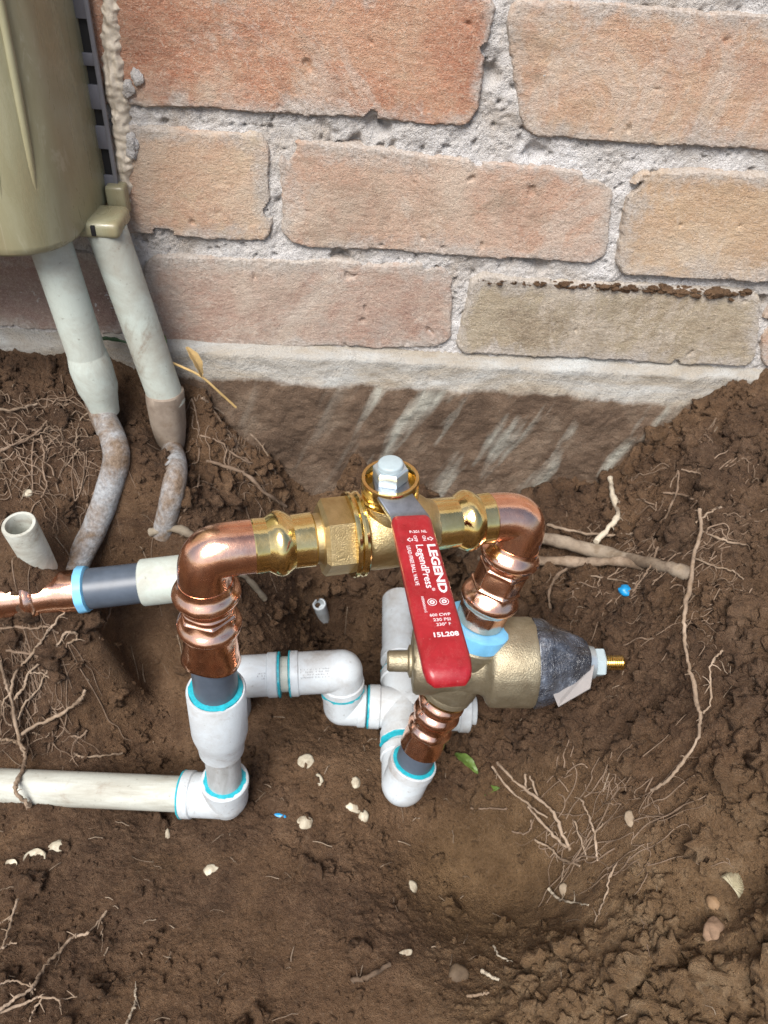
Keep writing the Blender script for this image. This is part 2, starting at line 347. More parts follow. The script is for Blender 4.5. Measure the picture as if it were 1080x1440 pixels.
def mat_film():
    m = M('wrinkled_film').geo(); n1 = m.noise(55, 5, 0.6, 1.5); n2 = m.noise(220, 4, 0.6, 2.0)
    c = m.ramp(n1, [(0.38, (0.016, 0.017, 0.021)), (0.58, (0.042, 0.049, 0.064)), (0.75, (0.13, 0.155, 0.20))])
    m.set(color=c, rough=0.22, coat=0.6, spec=0.6); m.bump(m.math('ADD', n1, m.math('MULTIPLY', n2, 0.5)), 0.8, 0.004); return m.m
def mat_root(name, a, b):
    m = M(name).geo(); n1 = m.noise(120, 5, 0.65); n2 = m.noise(900, 3, 0.6)
    n3 = m.noise(60, 6, 0.7); m.set(color=m.mix(m.math('MULTIPLY', m.ramp(n3, [(0.46, 0.0), (0.60, 1.0)]), 0.8), m.ramp(n1, [(0.35, a), (0.65, b)]), (0.105, 0.070, 0.045)), rough=0.85, spec=0.25); m.bump(n2, 0.6, 0.0005); return m.m
def mat_cover():
    m = M('aged_box_plastic').geo(); n1 = m.noise(10, 6, 0.6, 0.8, stretch=(3, 3, 0.8)); n2 = m.noise(18, 5, 0.75, 1.0, stretch=(4, 4, 0.7)); n3 = m.noise(500, 4, 0.7)
    c = m.ramp(n1, [(0.3, (0.255, 0.220, 0.130)), (0.5, (0.285, 0.270, 0.168)), (0.7, (0.355, 0.350, 0.240))])
    c = m.mix(m.math('MULTIPLY', m.ramp(n2, [(0.6, 0.0), (0.68, 1.0)]), 0.35), c, (0.56, 0.54, 0.42))
    m.set(color=c, rough=m.ramp(n2, [(0.4, 0.22), (0.65, 0.5)]), spec=0.5); m.bump(m.math('ADD', n3, m.math('MULTIPLY', n2, 2)), 0.12, 0.0006); return m.m

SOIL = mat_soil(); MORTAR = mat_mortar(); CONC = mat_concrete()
PVC = mat_pvc('white_pvc', (0.56, 0.62, 0.66), (0.24, 0.19, 0.14), 0.55, 34)
PVC_OLD = mat_pvc('weathered_pvc', (0.50, 0.52, 0.47), (0.20, 0.17, 0.12), 0.75, 30, 0.45, (0.5, 3, 3))
CONDUIT = mat_pvc('conduit_grey_white', (0.47, 0.525, 0.48), (0.24, 0.175, 0.12), 0.6, 34, 0.5)
MUDPIPE = mat_pvc('muddy_conduit', (0.30, 0.25, 0.20), (0.12, 0.08, 0.055), 0.8, 45, 0.8)
def mat_mudblue():
    m = M('blue_muddy_conduit').geo(); n1 = m.noise(38, 7, 0.7, 0.4); n2 = m.noise(420, 5, 0.75)
    mud = m.ramp(n2, [(0.35, (0.11, 0.075, 0.05)), (0.6, (0.22, 0.165, 0.12))])
    pipe = m.ramp(n2, [(0.35, (0.22, 0.225, 0.23)), (0.6, (0.38, 0.40, 0.42))])
    m.set(color=m.mix(m.ramp(n1, [(0.40, 0.0), (0.60, 1.0)]), mud, pipe), rough=0.75, spec=0.3); m.bump(m.math('ADD', n2, m.math('MULTIPLY', n1, -2.0)), 0.6, 0.0015); return m.m
BLUEPIPE = mat_mudblue()
CLEARPIPE = mat_pvc('grey_scuffed_pipe', (0.46, 0.49, 0.50), (0.22, 0.22, 0.21), 0.7, 60, 0.35, (2, 2, 0.4))
GREYPVC = mat_flat('grey_pvc', (0.080, 0.102, 0.135), 0.38, nz=0.05, var=0.25, nscale=120)
TEAL = mat_flat('primer_teal', (0.02, 0.42, 0.52), 0.4, var=0.35, nscale=500)
BLUE = mat_flat('pale_blue_plastic', (0.20, 0.55, 0.85), 0.35, var=0.2, nscale=90)
COPPER = mat_copper(); BRASS = mat_brass(False); CAST = mat_brass(True); BRONZE = mat_dirty_brass()
STEEL = mat_flat('zinc_steel', (0.34, 0.37, 0.42), 0.38, 1.0, var=0.3, nscale=200, nz=0.05)
ZINC = mat_flat('pale_zinc', (0.50, 0.57, 0.60), 0.32, 0.65, var=0.12, nscale=200)
NUTWHITE = mat_flat('chalky_zinc', (0.36, 0.44, 0.47), 0.45, 0.0, var=0.12, nscale=250)
def mat_red():
    m = M('red_vinyl').geo(); n1 = m.noise(110, 6, 0.7, 0.4); n2 = m.noise(900, 4, 0.75); n3 = m.noise(45, 8, 0.8, 2.0)
    c = m.ramp(n1, [(0.35, (0.24, 0.007, 0.012)), (0.65, (0.33, 0.011, 0.019))])
    c = m.mix(m.math('MULTIPLY', m.ramp(n2, [(0.64, 0.0), (0.72, 1.0)]), 0.30), c, (0.55, 0.30, 0.28))
    c = m.mix(m.math('MULTIPLY', m.ramp(n3, [(0.488, 0.0), (0.50, 1.0), (0.512, 0.0)]), 0.22), c, (0.52, 0.16, 0.15))
    m.set(color=c, rough=m.ramp(n1, [(0.3, 0.26), (0.7, 0.46)]), coat=0.15); m.bump(m.math('ADD', m.noise(60, 3, 0.5), m.math('MULTIPLY', n2, 0.15)), 0.22, 0.0010); return m.m
RED = mat_red()
def mat_ink():
    m = M('white_print').geo(); n = m.noise(1500, 5, 0.8)
    m.set(color=m.mix(m.ramp(n, [(0.34, 1.0), (0.46, 0.0)]), (0.72, 0.66, 0.68), (0.36, 0.05, 0.06)), rough=0.5); return m.m
INK = mat_ink()
BLACK = mat_flat('black_void', (0.008, 0.008, 0.010), 0.6)
GREYPLATE = mat_flat('grey_plate', (0.19, 0.19, 0.21), 0.5, var=0.2, nscale=60)
DARKPLATE = mat_flat('dark_plate', (0.15, 0.15, 0.17), 0.55, var=0.3, nscale=60)
FILM = mat_film(); COVER = mat_cover()
SEAL = mat_flat('cream_sealant', (0.72, 0.63, 0.50), 0.7, nz=0.6, nscale=350, var=0.35)
TAGM = mat_flat('clear_tag', (0.40, 0.38, 0.37), 0.25, var=0.15, nscale=60); TAGM.node_tree.nodes['Principled BSDF'].inputs['Alpha'].default_value = 0.72
ROOT = mat_root('pale_root', (0.21, 0.15, 0.10), (0.42, 0.33, 0.25))
ROOTD = mat_root('brown_root', (0.16, 0.11, 0.075), (0.30, 0.22, 0.16))
ROOTW = mat_root('bleached_root', (0.42, 0.36, 0.27), (0.62, 0.56, 0.45))
SHELL = mat_pvc('shell', (0.52, 0.48, 0.37), (0.16, 0.11, 0.065), 0.95, 150, 0.45)
STONE = mat_pvc('pebble', (0.30, 0.24, 0.17), (0.16, 0.11, 0.07), 0.7, 200, 0.7)
LEAFG = mat_flat('green_leaf', (0.10, 0.17, 0.03), 0.5, var=0.5, nscale=90)
LEAFD = mat_flat('dry_leaf', (0.52, 0.36, 0.15), 0.6, var=0.3, nscale=120)
CHIP = mat_flat('blue_chip_plastic', (0.01, 0.28, 0.62), 0.35, var=0.3, nscale=300)

PRINT = mat_flat('faded_print', (0.30, 0.32, 0.35), 0.6, var=0.3, nscale=900)
def cyl_data(p, q, prof, seg, base):
    a, u, v = frame(Vector(q) - Vector(p)); vs, fs = [], []
    for s_, r in prof:
        for k in range(seg):
            t = 2 * math.pi * k / seg; vs.append(Vector(p) + a * s_ + (u * math.cos(t) + v * math.sin(t)) * r)
    n = len(prof)
    for i in range(n - 1):
        for k in range(seg):
            k2 = (k + 1) % seg; fs.append((base + i * seg + k, base + i * seg + k2, base + (i + 1) * seg + k2, base + (i + 1) * seg + k))
    return vs, fs
def pvc_elbow(pA, corner, pB, r, mat, bore=.0107, collar=.006, step=.0009):
    # two sockets meeting at a hard corner with a ball shaped heel; stepped collars at both mouths
    vs, fs = [], []
    for p in (pA, pB):
        p = Vector(p); L = (Vector(corner) - p).length
        v_, f_ = cyl_data(p, corner, [(.002, bore), (0, bore), (0, r + step - .0006), (.0006, r + step), (collar, r + step), (collar + .0008, r), (L, r)], 56, len(vs)); vs += v_; fs += f_
    bm = bmesh.new(); bmesh.ops.create_uvsphere(bm, u_segments=40, v_segments=28, radius=r); b = len(vs); bm.verts.index_update()
    vs += [v.co + Vector(corner) for v in bm.verts]; fs += [tuple(b + v.index for v in f.verts) for f in bm.faces]; bm.free()
    return link_mesh('elbow', vs, fs, mat, True, 32)
def worn_print(p, axis, r, face, rows, length, hgt, seed):
    # illegible remains of the maker's ink stamp wrapped round a pipe
    rr = random.Random(seed); a = Vector(axis).normalized(); f_ = Vector(face); f_ = (f_ - a * f_.dot(a)).normalized(); g = a.cross(f_); vs, fs = [], []
    for k in range(rows):
        x = 0
        while x < length:
            w_ = rr.uniform(.0003, .0011); th0 = (k - rows / 2) * hgt * 1.5 / r; th1 = th0 + hgt * rr.uniform(.5, 1) / r
            if rr.random() < .62:
                b = len(vs)
                for (s_, t) in ((x, th0), (x + w_ * .55, th0), (x + w_ * .55, th1), (x, th1)): vs.append(Vector(p) + a * s_ + (f_ * math.cos(t) + g * math.sin(t)) * (r + .00012))
                fs.append((b, b + 1, b + 2, b + 3))
            x += w_
    return link_mesh('worn_print', vs, fs, PRINT, False)

# ------------------------------------------------------------------ soil (one sheet)
CTRL = [  # pixel x, pixel y, height of the soil there
 (0,505,-.012),(100,505,-.014),(250,505,-.016),(60,590,-.03),(142,578,-.036),(162,615,-.050),(200,600,-.042),(290,560,-.045),(240,632,-.070),(247,662,-.080),(330,625,-.072),(380,690,-.100),
 (500,700,-.117),(600,712,-.117),(750,705,-.112),(860,680,-.097),(930,620,-.050),(1000,588,-.024),(1080,555,-.012),
 (450,850,-.225),(495,870,-.245),(530,920,-.235),(420,1050,-.195),(500,1100,-.196),(330,1155,-.202),(100,1155,-.200),(100,1085,-.198),(0,1110,-.199),(150,980,-.178),(60,960,-.158),
 (50,880,-.108),(0,870,-.105),(130,880,-.118),(205,905,-.180),(190,950,-.192),(235,965,-.205),(250,1010,-.212),(35,800,-.074),(100,720,-.066),(20,775,-.052),(180,700,-.060),(250,750,-.085),(300,850,-.135),(350,790,-.13),
 (0,1440,-.170),(250,1440,-.178),(250,1250,-.198),(540,1250,-.205),(540,1440,-.180),(650,1200,-.222),(750,1250,-.207),(680,1330,-.205),(560,1360,-.178),(700,1420,-.165),
 (800,1050,-.132),(760,1000,-.148),(690,1050,-.185),(900,900,-.080),(850,800,-.110),(800,760,-.115),(950,750,-.058),(1050,650,-.034),(1080,700,-.040),(1080,900,-.036),(1000,1000,-.058),
 (1080,1100,-.052),(950,1150,-.088),(850,1200,-.142),(900,1300,-.122),(1000,1300,-.110),(1080,1300,-.072),(1080,1440,-.090),(900,1440,-.122),(800,1350,-.150),
 (640,850,-.225),(680,940,-.175),(700,800,-.145)]
cp = np.array([[*at_z(a, b, z)[:2], z] for a, b, z in CTRL] +
              [[-.45,-.02,-.012],[-.45,-.2,-.06],[-.42,-.4,-.11],[-.15,-.52,-.10],[.1,-.52,-.10],[.42,-.45,-.07],[.45,-.2,-.04],[.45,-.03,-.010],
               [-.2,.04,-.012],[0,.04,-.10],[.15,.04,-.10],[.33,.04,-.012],[-.06,-.012,-.085],[.05,-.012,-.112],[.18,-.012,-.105],[-.1,-.015,-.03]])
def _tps(d2): return np.where(d2 > 1e-12, d2 * np.log(np.maximum(d2, 1e-12)), 0)
_n = len(cp); _A = np.zeros((_n + 3, _n + 3))
_A[:_n, :_n] = _tps(((cp[:, None, :2] - cp[None, :, :2]) ** 2).sum(-1)) + np.eye(_n) * 1e-4
_A[:_n, _n:] = np.c_[np.ones(_n), cp[:, :2]]; _A[_n:, :_n] = _A[:_n, _n:].T
_w = np.linalg.solve(_A, np.r_[cp[:, 2], 0, 0, 0])
def base_height(x, y):
    sh = x.shape; x, y = x.ravel(), y.ravel(); h = _w[_n] + _w[_n + 1] * x + _w[_n + 2] * y
    for i in range(_n): h = h + _w[i] * _tps((x - cp[i, 0]) ** 2 + (y - cp[i, 1]) ** 2)
    far = sstep(0.30, 0.62, np.maximum(np.abs(x - 0.03), np.abs(y + 0.2) * 1.1))
    return (np.clip(h, -.26, .02) * (1 - far) + (-0.03) * far).reshape(sh)
def stretch(lo, hi, step, far):
    a = list(np.arange(lo, hi, step)); d = step; x = lo; left = []
    while x > -far: d *= 1.16; x -= d; left.append(x)
    d = step; x = a[-1]; right = []
    top = far if hi > 0.1 else 0.09
    while x < top: d *= 1.16; x += d; right.append(x)
    return np.array(left[::-1] + a + right)
GX, GY = stretch(-.275, .335, .00085, 7.0), stretch(-.415, .004, .00085, 7.0)
XX, YY = np.meshgrid(GX, GY)
HB = base_height(XX, YY)
_hc = at_z(690, 1235, -.215); _h2 = at_z(330, 1300, -.195)
def rough_amount(x, y):
    # crumbly banks right and at the back, smoother scraped floor front-left
    damp = np.exp(-(((x - _hc.x) / .055) ** 2 + ((y - _hc.y) / .050) ** 2) ** 1.5) + .5 * np.exp(-(((x - _h2.x) / .07) ** 2 + ((y - _h2.y) / .05) ** 2))
    return (1 - .85 * np.clip(damp, 0, 1)) * np.clip(0.34 + 0.85 * sstep(-.02, .16, x + 0.25 * (y + .2)) + 0.35 * sstep(-.16, -.06, y) + 0.55 * fbm(x * 14, y * 14, 2, 5), 0.22, 1.4)
RA = rough_amount(XX, YY)
wx, wy = XX + 0.004 * fbm(XX * 60, YY * 60, 2, 71), YY + 0.004 * fbm(XX * 60, YY * 60, 2, 72)
f1, c1 = worley(wx * 70, wy * 70, 3); f2, c2 = worley(wx * 160, wy * 160, 8); f3, c3 = worley(wx * 340, wy * 340, 21)
HS = HB + RA * (0.0052 * (np.sqrt(np.clip(1 - f1 * f1 * 1.1, 0, 1)) - .5) * (0.25 + c1) + 0.0030 * (np.sqrt(np.clip(1 - f2 * f2 * 1.1, 0, 1)) - .5) * (0.2 + c2) + 0.0024 * (np.sqrt(np.clip(1 - f3 * f3, 0, 1)) - .5) * (0.3 + c3))
f0, c0 = worley(XX * 30 + 0.35 * fbm(XX * 40, YY * 40, 2, 81), YY * 30 + 0.35 * fbm(XX * 40, YY * 40, 2, 82), 77)
HS += np.clip(RA - .35, 0, 1) * 0.011 * (np.sqrt(np.clip(1 - f0 * f0 * 1.2, 0, 1)) - .6) * (0.3 + c0)
HS -= np.clip(RA - .25, 0, 1) * 0.016 * sstep(.25, .6, fbm(XX * 42, YY * 42, 2, 303))
HS += 0.0055 * fbm(XX * 22, YY * 22, 3, 40) + RA * 0.005 * fbm(XX * 75, YY * 75, 3, 44) + 0.0019 * (0.45 + RA) * fbm(XX * 240, YY * 240, 3, 50) + 0.0011 * fbm(XX * 560, YY * 560, 2, 60)
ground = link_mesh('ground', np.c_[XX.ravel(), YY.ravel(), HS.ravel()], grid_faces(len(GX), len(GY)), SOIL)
ground['kind'] = 'structure'; ground['label'] = 'dug out dark brown garden soil with crumbly banks'
def soil_z(x, y):
    i = int(np.clip(np.searchsorted(GX, x) - 1, 0, len(GX) - 2)); j = int(np.clip(np.searchsorted(GY, y) - 1, 0, len(GY) - 2))
    tx, ty = (x - GX[i]) / (GX[i + 1] - GX[i]), (y - GY[j]) / (GY[j + 1] - GY[j])
    return float((HS[j, i] * (1 - tx) + HS[j, i + 1] * tx) * (1 - ty) + (HS[j + 1, i] * (1 - tx) + HS[j + 1, i + 1] * tx) * ty)
def on_soil(px, py, lift=0.0):
    D = _dir(px, py); t = 0.15
    while t < 1.2:
        p = CAM + D * t
        if p[2] < soil_z(p[0], p[1]) + lift: break
        t += 0.0008
    return Vector(CAM + D * t)

# spots kept free of loose clods: where shells, stones and roots lie on top
CLEAR = [on_soil(*q) for q in ((1030,1243),(1022,1232),(1040,1255),(1005,1270),(1007,1312),(888,1152),(794,1252),(880,831),(645,1372),(580,1247),(568,1342),(817,1128),(828,1148),(836,1172),(838,1190),(840,1208),
  (865,1215),(857,1235),(852,1258),(842,1282),(808,1158),(818,1185),(826,1206),(802,1194),(790,1170),(776,1140),(772,1250),(790,1263),(820,1272),(755,1183),(780,1200),(795,1220),
  (985,1012),(975,1048),(958,1075),(936,1100),(850,778),(905,790),(950,801),(790,763),(800,789),(868,789),(1000,985),(998,945),(1010,757),(1040,764),(1010,798),(1040,812),(700,1335),(690,1373),(672,1398),(955,690),(940,720),(960,696))]
CLR = np.array([[p.x, p.y] for p in CLEAR])
# loose crumbs and clods lying on the soil: uncountable
def lumps(name, count, rlo, rhi, sub, seed, power=2.2, label='', conc=1.0):
    r = np.random.default_rng(seed); tmpl = []
    for k in range(14):
        bm = bmesh.new(); bmesh.ops.create_icosphere(bm, subdivisions=sub, radius=1)
        for v in bm.verts:
            v.co *= 1 + 0.85 * mnoise.noise(v.co * 1.4 + Vector((k * 7.1, 0, 0))) + 0.55 * mnoise.noise(v.co * 3.4 + Vector((0, k * 3.3, 0))) + (0.30 * mnoise.noise(v.co * 7.5 + Vector((0, 0, k * 2.7))) if sub > 2 else 0)
        tmpl.append((np.array([v.co[:] for v in bm.verts]), np.array([[v.index for v in f.verts] for f in bm.faces]))); bm.free()
    V, Fc, b = [], [], 0; n = 0
    cx, cy = r.uniform(-.27, .33, count * 6), r.uniform(-.41, -.012, count * 6); cr_ = rough_amount(cx, cy)
    keep = np.nonzero(r.random(count * 6) < np.minimum(cr_, 1.0) ** conc)[0][:count]
    for k_ in keep:
        x, y, ra = float(cx[k_]), float(cy[k_]), float(cr_[k_])
        rad = rlo + (rhi - rlo) * r.random() ** power * (0.4 + 0.6 * min(ra, 1))
        if rad > .0012 and (np.hypot(CLR[:, 0] - x, CLR[:, 1] - y) < .0045 + rad * 1.1).any(): continue
        tv, tf = tmpl[r.integers(14)]
        q = np.linalg.qr(r.normal(size=(3, 3)))[0]
        sc = np.array([1, r.uniform(.7, 1.1), r.uniform(.55, .9)])
        z = soil_z(x, y)
        V.append((tv * sc) @ q.T * rad + np.array([x, y, z + rad * r.uniform(-.45, .15)])); Fc.append(tf + b); b += len(tv); n += 1
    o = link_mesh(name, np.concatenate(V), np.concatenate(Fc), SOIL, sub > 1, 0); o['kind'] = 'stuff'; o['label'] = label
    return o
lumps('soil_clods', 1700, .0030, .0105, 3, 11, 1.9, 'loose soil clods lying on the dug banks', 2.2)
lumps('soil_lumps', 5200, .0013, .0042, 2, 13, 1.8, 'small broken soil lumps on the banks and floor', 1.5)
lumps('soil_crumbs', 26000, .0004, .0017, 1, 12, 1.6, 'fine soil crumbs scattered over the ground', 0.8)

# ------------------------------------------------------------------ footing and brick wall
foot = thing('concrete_footing', 'mud stained concrete footing running under the lowest brick course', 'footing', (0.03, 0, -.3))
fx = np.concatenate([np.arange(-.9, -.13, .006), np.arange(-.13, .32, .0013), np.arange(.32, 1.0, .006)])
fz = np.concatenate([np.arange(-.32, -.13, .01), np.arange(-.13, .004, .0012)])
FX, FZ = np.meshgrid(fx, fz)
ledge = 0.012 + 0.004 * fbm(FX * 12, FZ * 4, 3, 90)
yy = -ledge * sstep(.0035, -.006, FZ + 0.003 * fbm(FX * 30, FZ * 0 + 2, 3, 92)) - 0.004 * sstep(-.012, -.04, FZ + .004 * fbm(FX * 25, FZ * 0, 2, 93)) - 0.0022 * fbm(FX * 60, FZ * 60, 4, 95) + 0.004 - sstep(-.014, -.03, FZ) * (0.0022 * sstep(-.1, .5, fbm(FX * 34, FZ * 30, 4, 97, .6)) + 0.0009 * fbm(FX * 170, FZ * 170, 3, 98))
part(link_mesh('footing_face', np.c_[FX.ravel(), yy.ravel(), FZ.ravel()], grid_faces(len(fx), len(fz)), CONC), foot)
part(bm_obj('footing_block', box_bm((0.03, .16, -.18), (1, 0, 0), (0, 1, 0), (0, 0, 1), 3.0, .13, .17, 0), CONC), foot)

wall = thing('brick_wall', 'weathered salmon brick wall with rough pale mortar behind the pipes', 'wall', (0.03, 0, 0))
BR = {
 'salmon': mat_brick('brick_salmon', (.38,.160,.095), (.49,.240,.150), (.57,.36,.24), (.56,.47,.34), .45, 1.0),
 'rose': mat_brick('brick_rose', (.46,.255,.175), (.54,.335,.225), (.60,.44,.30), (.52,.44,.30), .4, 2.3),
 'buff': mat_brick('brick_buff', (.48,.265,.18), (.54,.34,.235), (.60,.46,.33), (.60,.50,.35), .8, 3.1),
 'peach': mat_brick('brick_peach', (.47,.265,.185), (.53,.335,.245), (.58,.44,.34), (.30,.25,.19), .5, 4.7),
 'tan': mat_brick('brick_tan', (.46,.295,.18), (.54,.37,.235), (.60,.47,.32), (.44,.31,.20), .35, 5.2),
 'dusty': mat_brick('brick_dusty', (.36,.215,.165), (.44,.30,.24), (.47,.37,.31), (.42,.38,.34), .6, 6.9),
 'olive': mat_brick('brick_olive', (.29,.225,.15), (.38,.315,.22), (.47,.41,.31), (.22,.165,.115), .5, 7.4),
 'plum': mat_brick('brick_plum', (.26,.165,.145), (.33,.225,.195), (.40,.30,.25), (.34,.27,.21), .5, 8.8),
}
def brick_mesh(quad, seed, mat, step=.0009, proud=.0022, rc=.010, chip=1.0, name='brick', grow=.0026):
    q = [np.array(c) for c in quad]                      # TL TR BR BL as (x, z)
    wdt = (np.linalg.norm(q[1] - q[0]) + np.linalg.norm(q[2] - q[3])) / 2; hgt = (np.linalg.norm(q[3] - q[0]) + np.linalg.norm(q[2] - q[1])) / 2
    e = .008; nx, nz_ = int((wdt + 2 * e) / step), int((hgt + 2 * e) / step)
    a, b = np.meshgrid(np.linspace(-e, wdt + e, nx), np.linspace(-e, hgt + e, nz_))     # b measured downwards
    u, v = a / wdt, b / hgt
    px = (q[0][0] * (1 - u) + q[1][0] * u) * (1 - v) + (q[3][0] * (1 - u) + q[2][0] * u) * v
    pz = (q[0][1] * (1 - u) + q[1][1] * u) * (1 - v) + (q[3][1] * (1 - u) + q[2][1] * u) * v
    dx, dz = np.abs(a - wdt / 2) - (wdt / 2 - rc), np.abs(b - hgt / 2) - (hgt / 2 - rc)
    sdf = np.hypot(np.maximum(dx, 0), np.maximum(dz, 0)) + np.minimum(np.maximum(dx, dz), 0) - rc - grow
    sdf = sdf + chip * (0.0024 * fbm(px * 30, pz * 30, 3, seed) + 0.0016 * fbm(px * 140, pz * 140, 4, seed + 5, .65))
    ck = fbm(px * 38, pz * 38, 3, seed + 9); sdf = sdf + chip * 0.0065 * sstep(.30, .50, ck) * sstep(-.012, -.002, sdf)
    r = .0022
    t = np.clip((-sdf) / r, 0, 1); prof = np.sqrt(np.clip(1 - (1 - t) ** 2, 0, 1))
    front = -proud - 0.0014 * fbm(px * 14, pz * 14, 3, seed + 2) - 0.0005 * fbm(px * 60, pz * 80, 4, seed + 3) - 0.00045 * fbm(px * 260, pz * 300, 4, seed + 4)
    pit = sstep(.50, .64, fbm(px * 85, pz * 85, 2, seed + 14)); front = front + pit * .0016
    y = np.where(sdf > 0, .016, .0075 + (front - .0075) * prof)
    o = link_mesh(name, np.c_[px.ravel(), y.ravel(), pz.ravel()], grid_faces(nx, nz_), mat)
    o.data.attributes.new('edge', 'FLOAT', 'POINT').data.foreach_set('value', (-sdf).ravel().astype(np.float32))
    return o
def W(px, py): p = at_y(px, py, -.001); return (p.x, p.z)
def add(qd, mt, seed, **k): return part(brick_mesh(qd, seed, BR[mt], **k), wall)
TOP = .2085
A, B, C_, D_ = W(172,-8), W(694,-8), W(664,172), W(195,143)
add([(-.155,.2035), (B[0], .206), C_, (-.150, D_[1])], 'salmon', 101, rc=.008)
R0, R1 = W(716,2), W(736,188); R2, R3 = W(1080,22), W(1080,206)
add([R0, (R2[0] + .065, R2[1] - .001), (R3[0] + .05, R3[1]), R1], 'rose', 115, rc=.010)
a, b, c, d = W(165,190), W(374,193), W(381,337), W(165,327)
add([(-.262, a[1] + .002), b, c, (-.262, d[1] + .003)], 'buff', 131, rc=.009)
add([W(397,198), W(862,252), W(850,368), W(400,340)], 'peach', 147, rc=.012)
a, d = W(894,240), W(866,381); a2, d2 = W(1080,244), W(1080,389)
add([a, (a[0] + .198, a2[1]), (d[0] + .2, d2[1]), d], 'tan', 163, rc=.010, proud=.0045)
b, c = W(182,362), W(178,470)
add([(b[0] - .2, b[1] + .001), b, c, (c[0] - .2, c[1] + .004)], 'plum', 171, rc=.008, proud=.001)
add([W(205,363), W(634,376), W(629,487), W(212,482)], 'dusty', 185, rc=.012, proud=.0012)
add([W(666,390), W(1068,412), W(1056,512), W(646,492)], 'olive', 199, rc=.007, proud=.0030)
a, d = W(1082,420), W(1070,515)
add([a, (a[0] + .2, a[1]), (d[0] + .2, d[1]), d], 'rose', 211, rc=.012)
# courses beyond the frame, coarser
def far_brick(x0, z0, mt, seed, ln=.2): add([(x0, z0 + .059), (x0 + ln, z0 + .059), (x0 + ln, z0), (x0, z0)], mt, seed, step=.004, rc=.009)
kinds = list(BR); sd_ = 300
for k in range(6):
    z0 = .2165 + k * .070
    for j in range(-4, 5):
        far_brick(-.03 + j * .211 + (k % 2) * .105, z0, kinds[(j * 3 + k * 5) % 8], sd_); sd_ += 7
for zz, xl, xr in ((.1445, -.368, .325), (.0745, -.475, .375), (.0045, -.56, .500)):
    for j in range(2):
        far_brick(xl - j * .211, zz, kinds[(j + int(zz * 100)) % 8], sd_); far_brick(xr + j * .211, zz, kinds[(j + 3 + int(zz * 100)) % 8], sd_ + 3); sd_ += 7
mx, mz = np.concatenate([np.arange(-1.0, -.28, .005), np.arange(-.28, .36, .0011), np.arange(.36, 1.0, .005)]), np.concatenate([np.arange(-.006, .225, .0011), np.arange(.225, .66, .005)])
MX, MZ = np.meshgrid(mx, mz)
my = 0.0008 - 0.0030 * fbm(MX * 24, MZ * 24, 3, 600) - 0.0022 * fbm(MX * 90, MZ * 90, 4, 610, .6) - 0.0014 * fbm(MX * 420, MZ * 420, 2, 620) + 0.0060 * sstep(.30, .50, fbm(MX * 40, MZ * 26, 3, 640)) + 0.0030 * sstep(.35, .55, fbm(MX * 150, MZ * 150, 2, 650))
part(link_mesh('mortar', np.c_[MX.ravel(), my.ravel(), MZ.ravel()], grid_faces(len(mx), len(mz)), MORTAR), wall)
part(bm_obj('wall_core', box_bm((0.03, .13, 1.3), (1, 0, 0), (0, 1, 0), (0, 0, 1), 3.0, .11, 1.3, 0), MORTAR), wall)
# a loose strip of soil caught on top of the olive brick
def strip_lumps():
    r = np.random.default_rng(5); V, Fc, b = [], [], 0
    p0, p1 = at_y(672, 394, -.003), at_y(1050, 414, -.003)
    for k in range(520):
        t = r.random() ** .75; p = p0.lerp(p1, t)
        rad = (.0003 + .0013 * r.random() ** 3.0) * (0.7 + 1.0 * t) * (0.6 + 0.9 * max(0, mnoise.noise(Vector((t * 14, 2, 0))) + .4))
        bm = bmesh.new(); bmesh.ops.create_icosphere(bm, subdivisions=2 if rad > .0009 else 1, radius=rad)
        co = np.array([(v.co * (1 + .7 * mnoise.noise(v.co * .9 / rad + Vector((k, 0, 0)))))[:] for v in bm.verts]) * np.array([1.7, 1, .8]) + np.array([p.x, p.y + r.uniform(-.002, .003), p.z + r.normal() * .0010])
        V.append(co); Fc.append(np.array([[v.index for v in f.verts] for f in bm.faces]) + b); b += len(co); bm.free()
    o = part(link_mesh('lodged_soil', np.concatenate(V), np.concatenate(Fc), SOIL), wall); o['kind'] = 'stuff'
strip_lumps()

# ------------------------------------------------------------------ utility box
ubox = thing('utility_box', 'olive beige plastic utility box fixed to the brick wall', 'utility box', (-.22, 0, .09))
def cover():
    rr, x1, x0, yb, yf = .030, -.1448, -.42, -.006, -.082
    sec = [(x1, yb)] + [(x1 - .0005 - .0025 * t, yb + (yf + rr - yb) * t) for t in (.3, .6, .85)]
    for k in range(15):
        t = math.pi / 2 * k / 14; sec.append((x1 - .0035 - rr + rr * math.cos(t), yf + rr - rr * math.sin(t)))
    sec += [(x1 - .0035 - rr - (x1 - rr - x0 - .02) * t, yf - .004 * math.sin(math.pi * t)) for t in (.12, .3, .5, .7, .9, 1)]
    sec += [(x0, yf + .02), (x0, yb)]
    cx, cy = -.28, -.03; vs, fs = [], []
    lv = [(.0895, .90), (.0885, .945), (.0890, .972), (.0905, .99), (.094, 1.0), (.15, 1.0), (.25, .998), (.36, .996), (.40, .99), (.406, .96), (.407, .9)]
    for (z, k) in lv:
        for (x, y) in sec: vs.append((cx + (x - cx) * (k if k < 1 else 1), (cy + (y - cy) * k) if y < yb else y, z))
    n = len(sec)
    for i in range(len(lv) - 1):
        for j in range(n - 1): fs.append((i * n + j, i * n + j + 1, (i + 1) * n + j + 1, (i + 1) * n + j))
    fs.append(tuple(range(n))); fs.append(tuple((len(lv) - 1) * n + j for j in reversed(range(n))))
    return link_mesh('cover', vs, fs, COVER, True, 50)
cov = part(cover(), ubox)
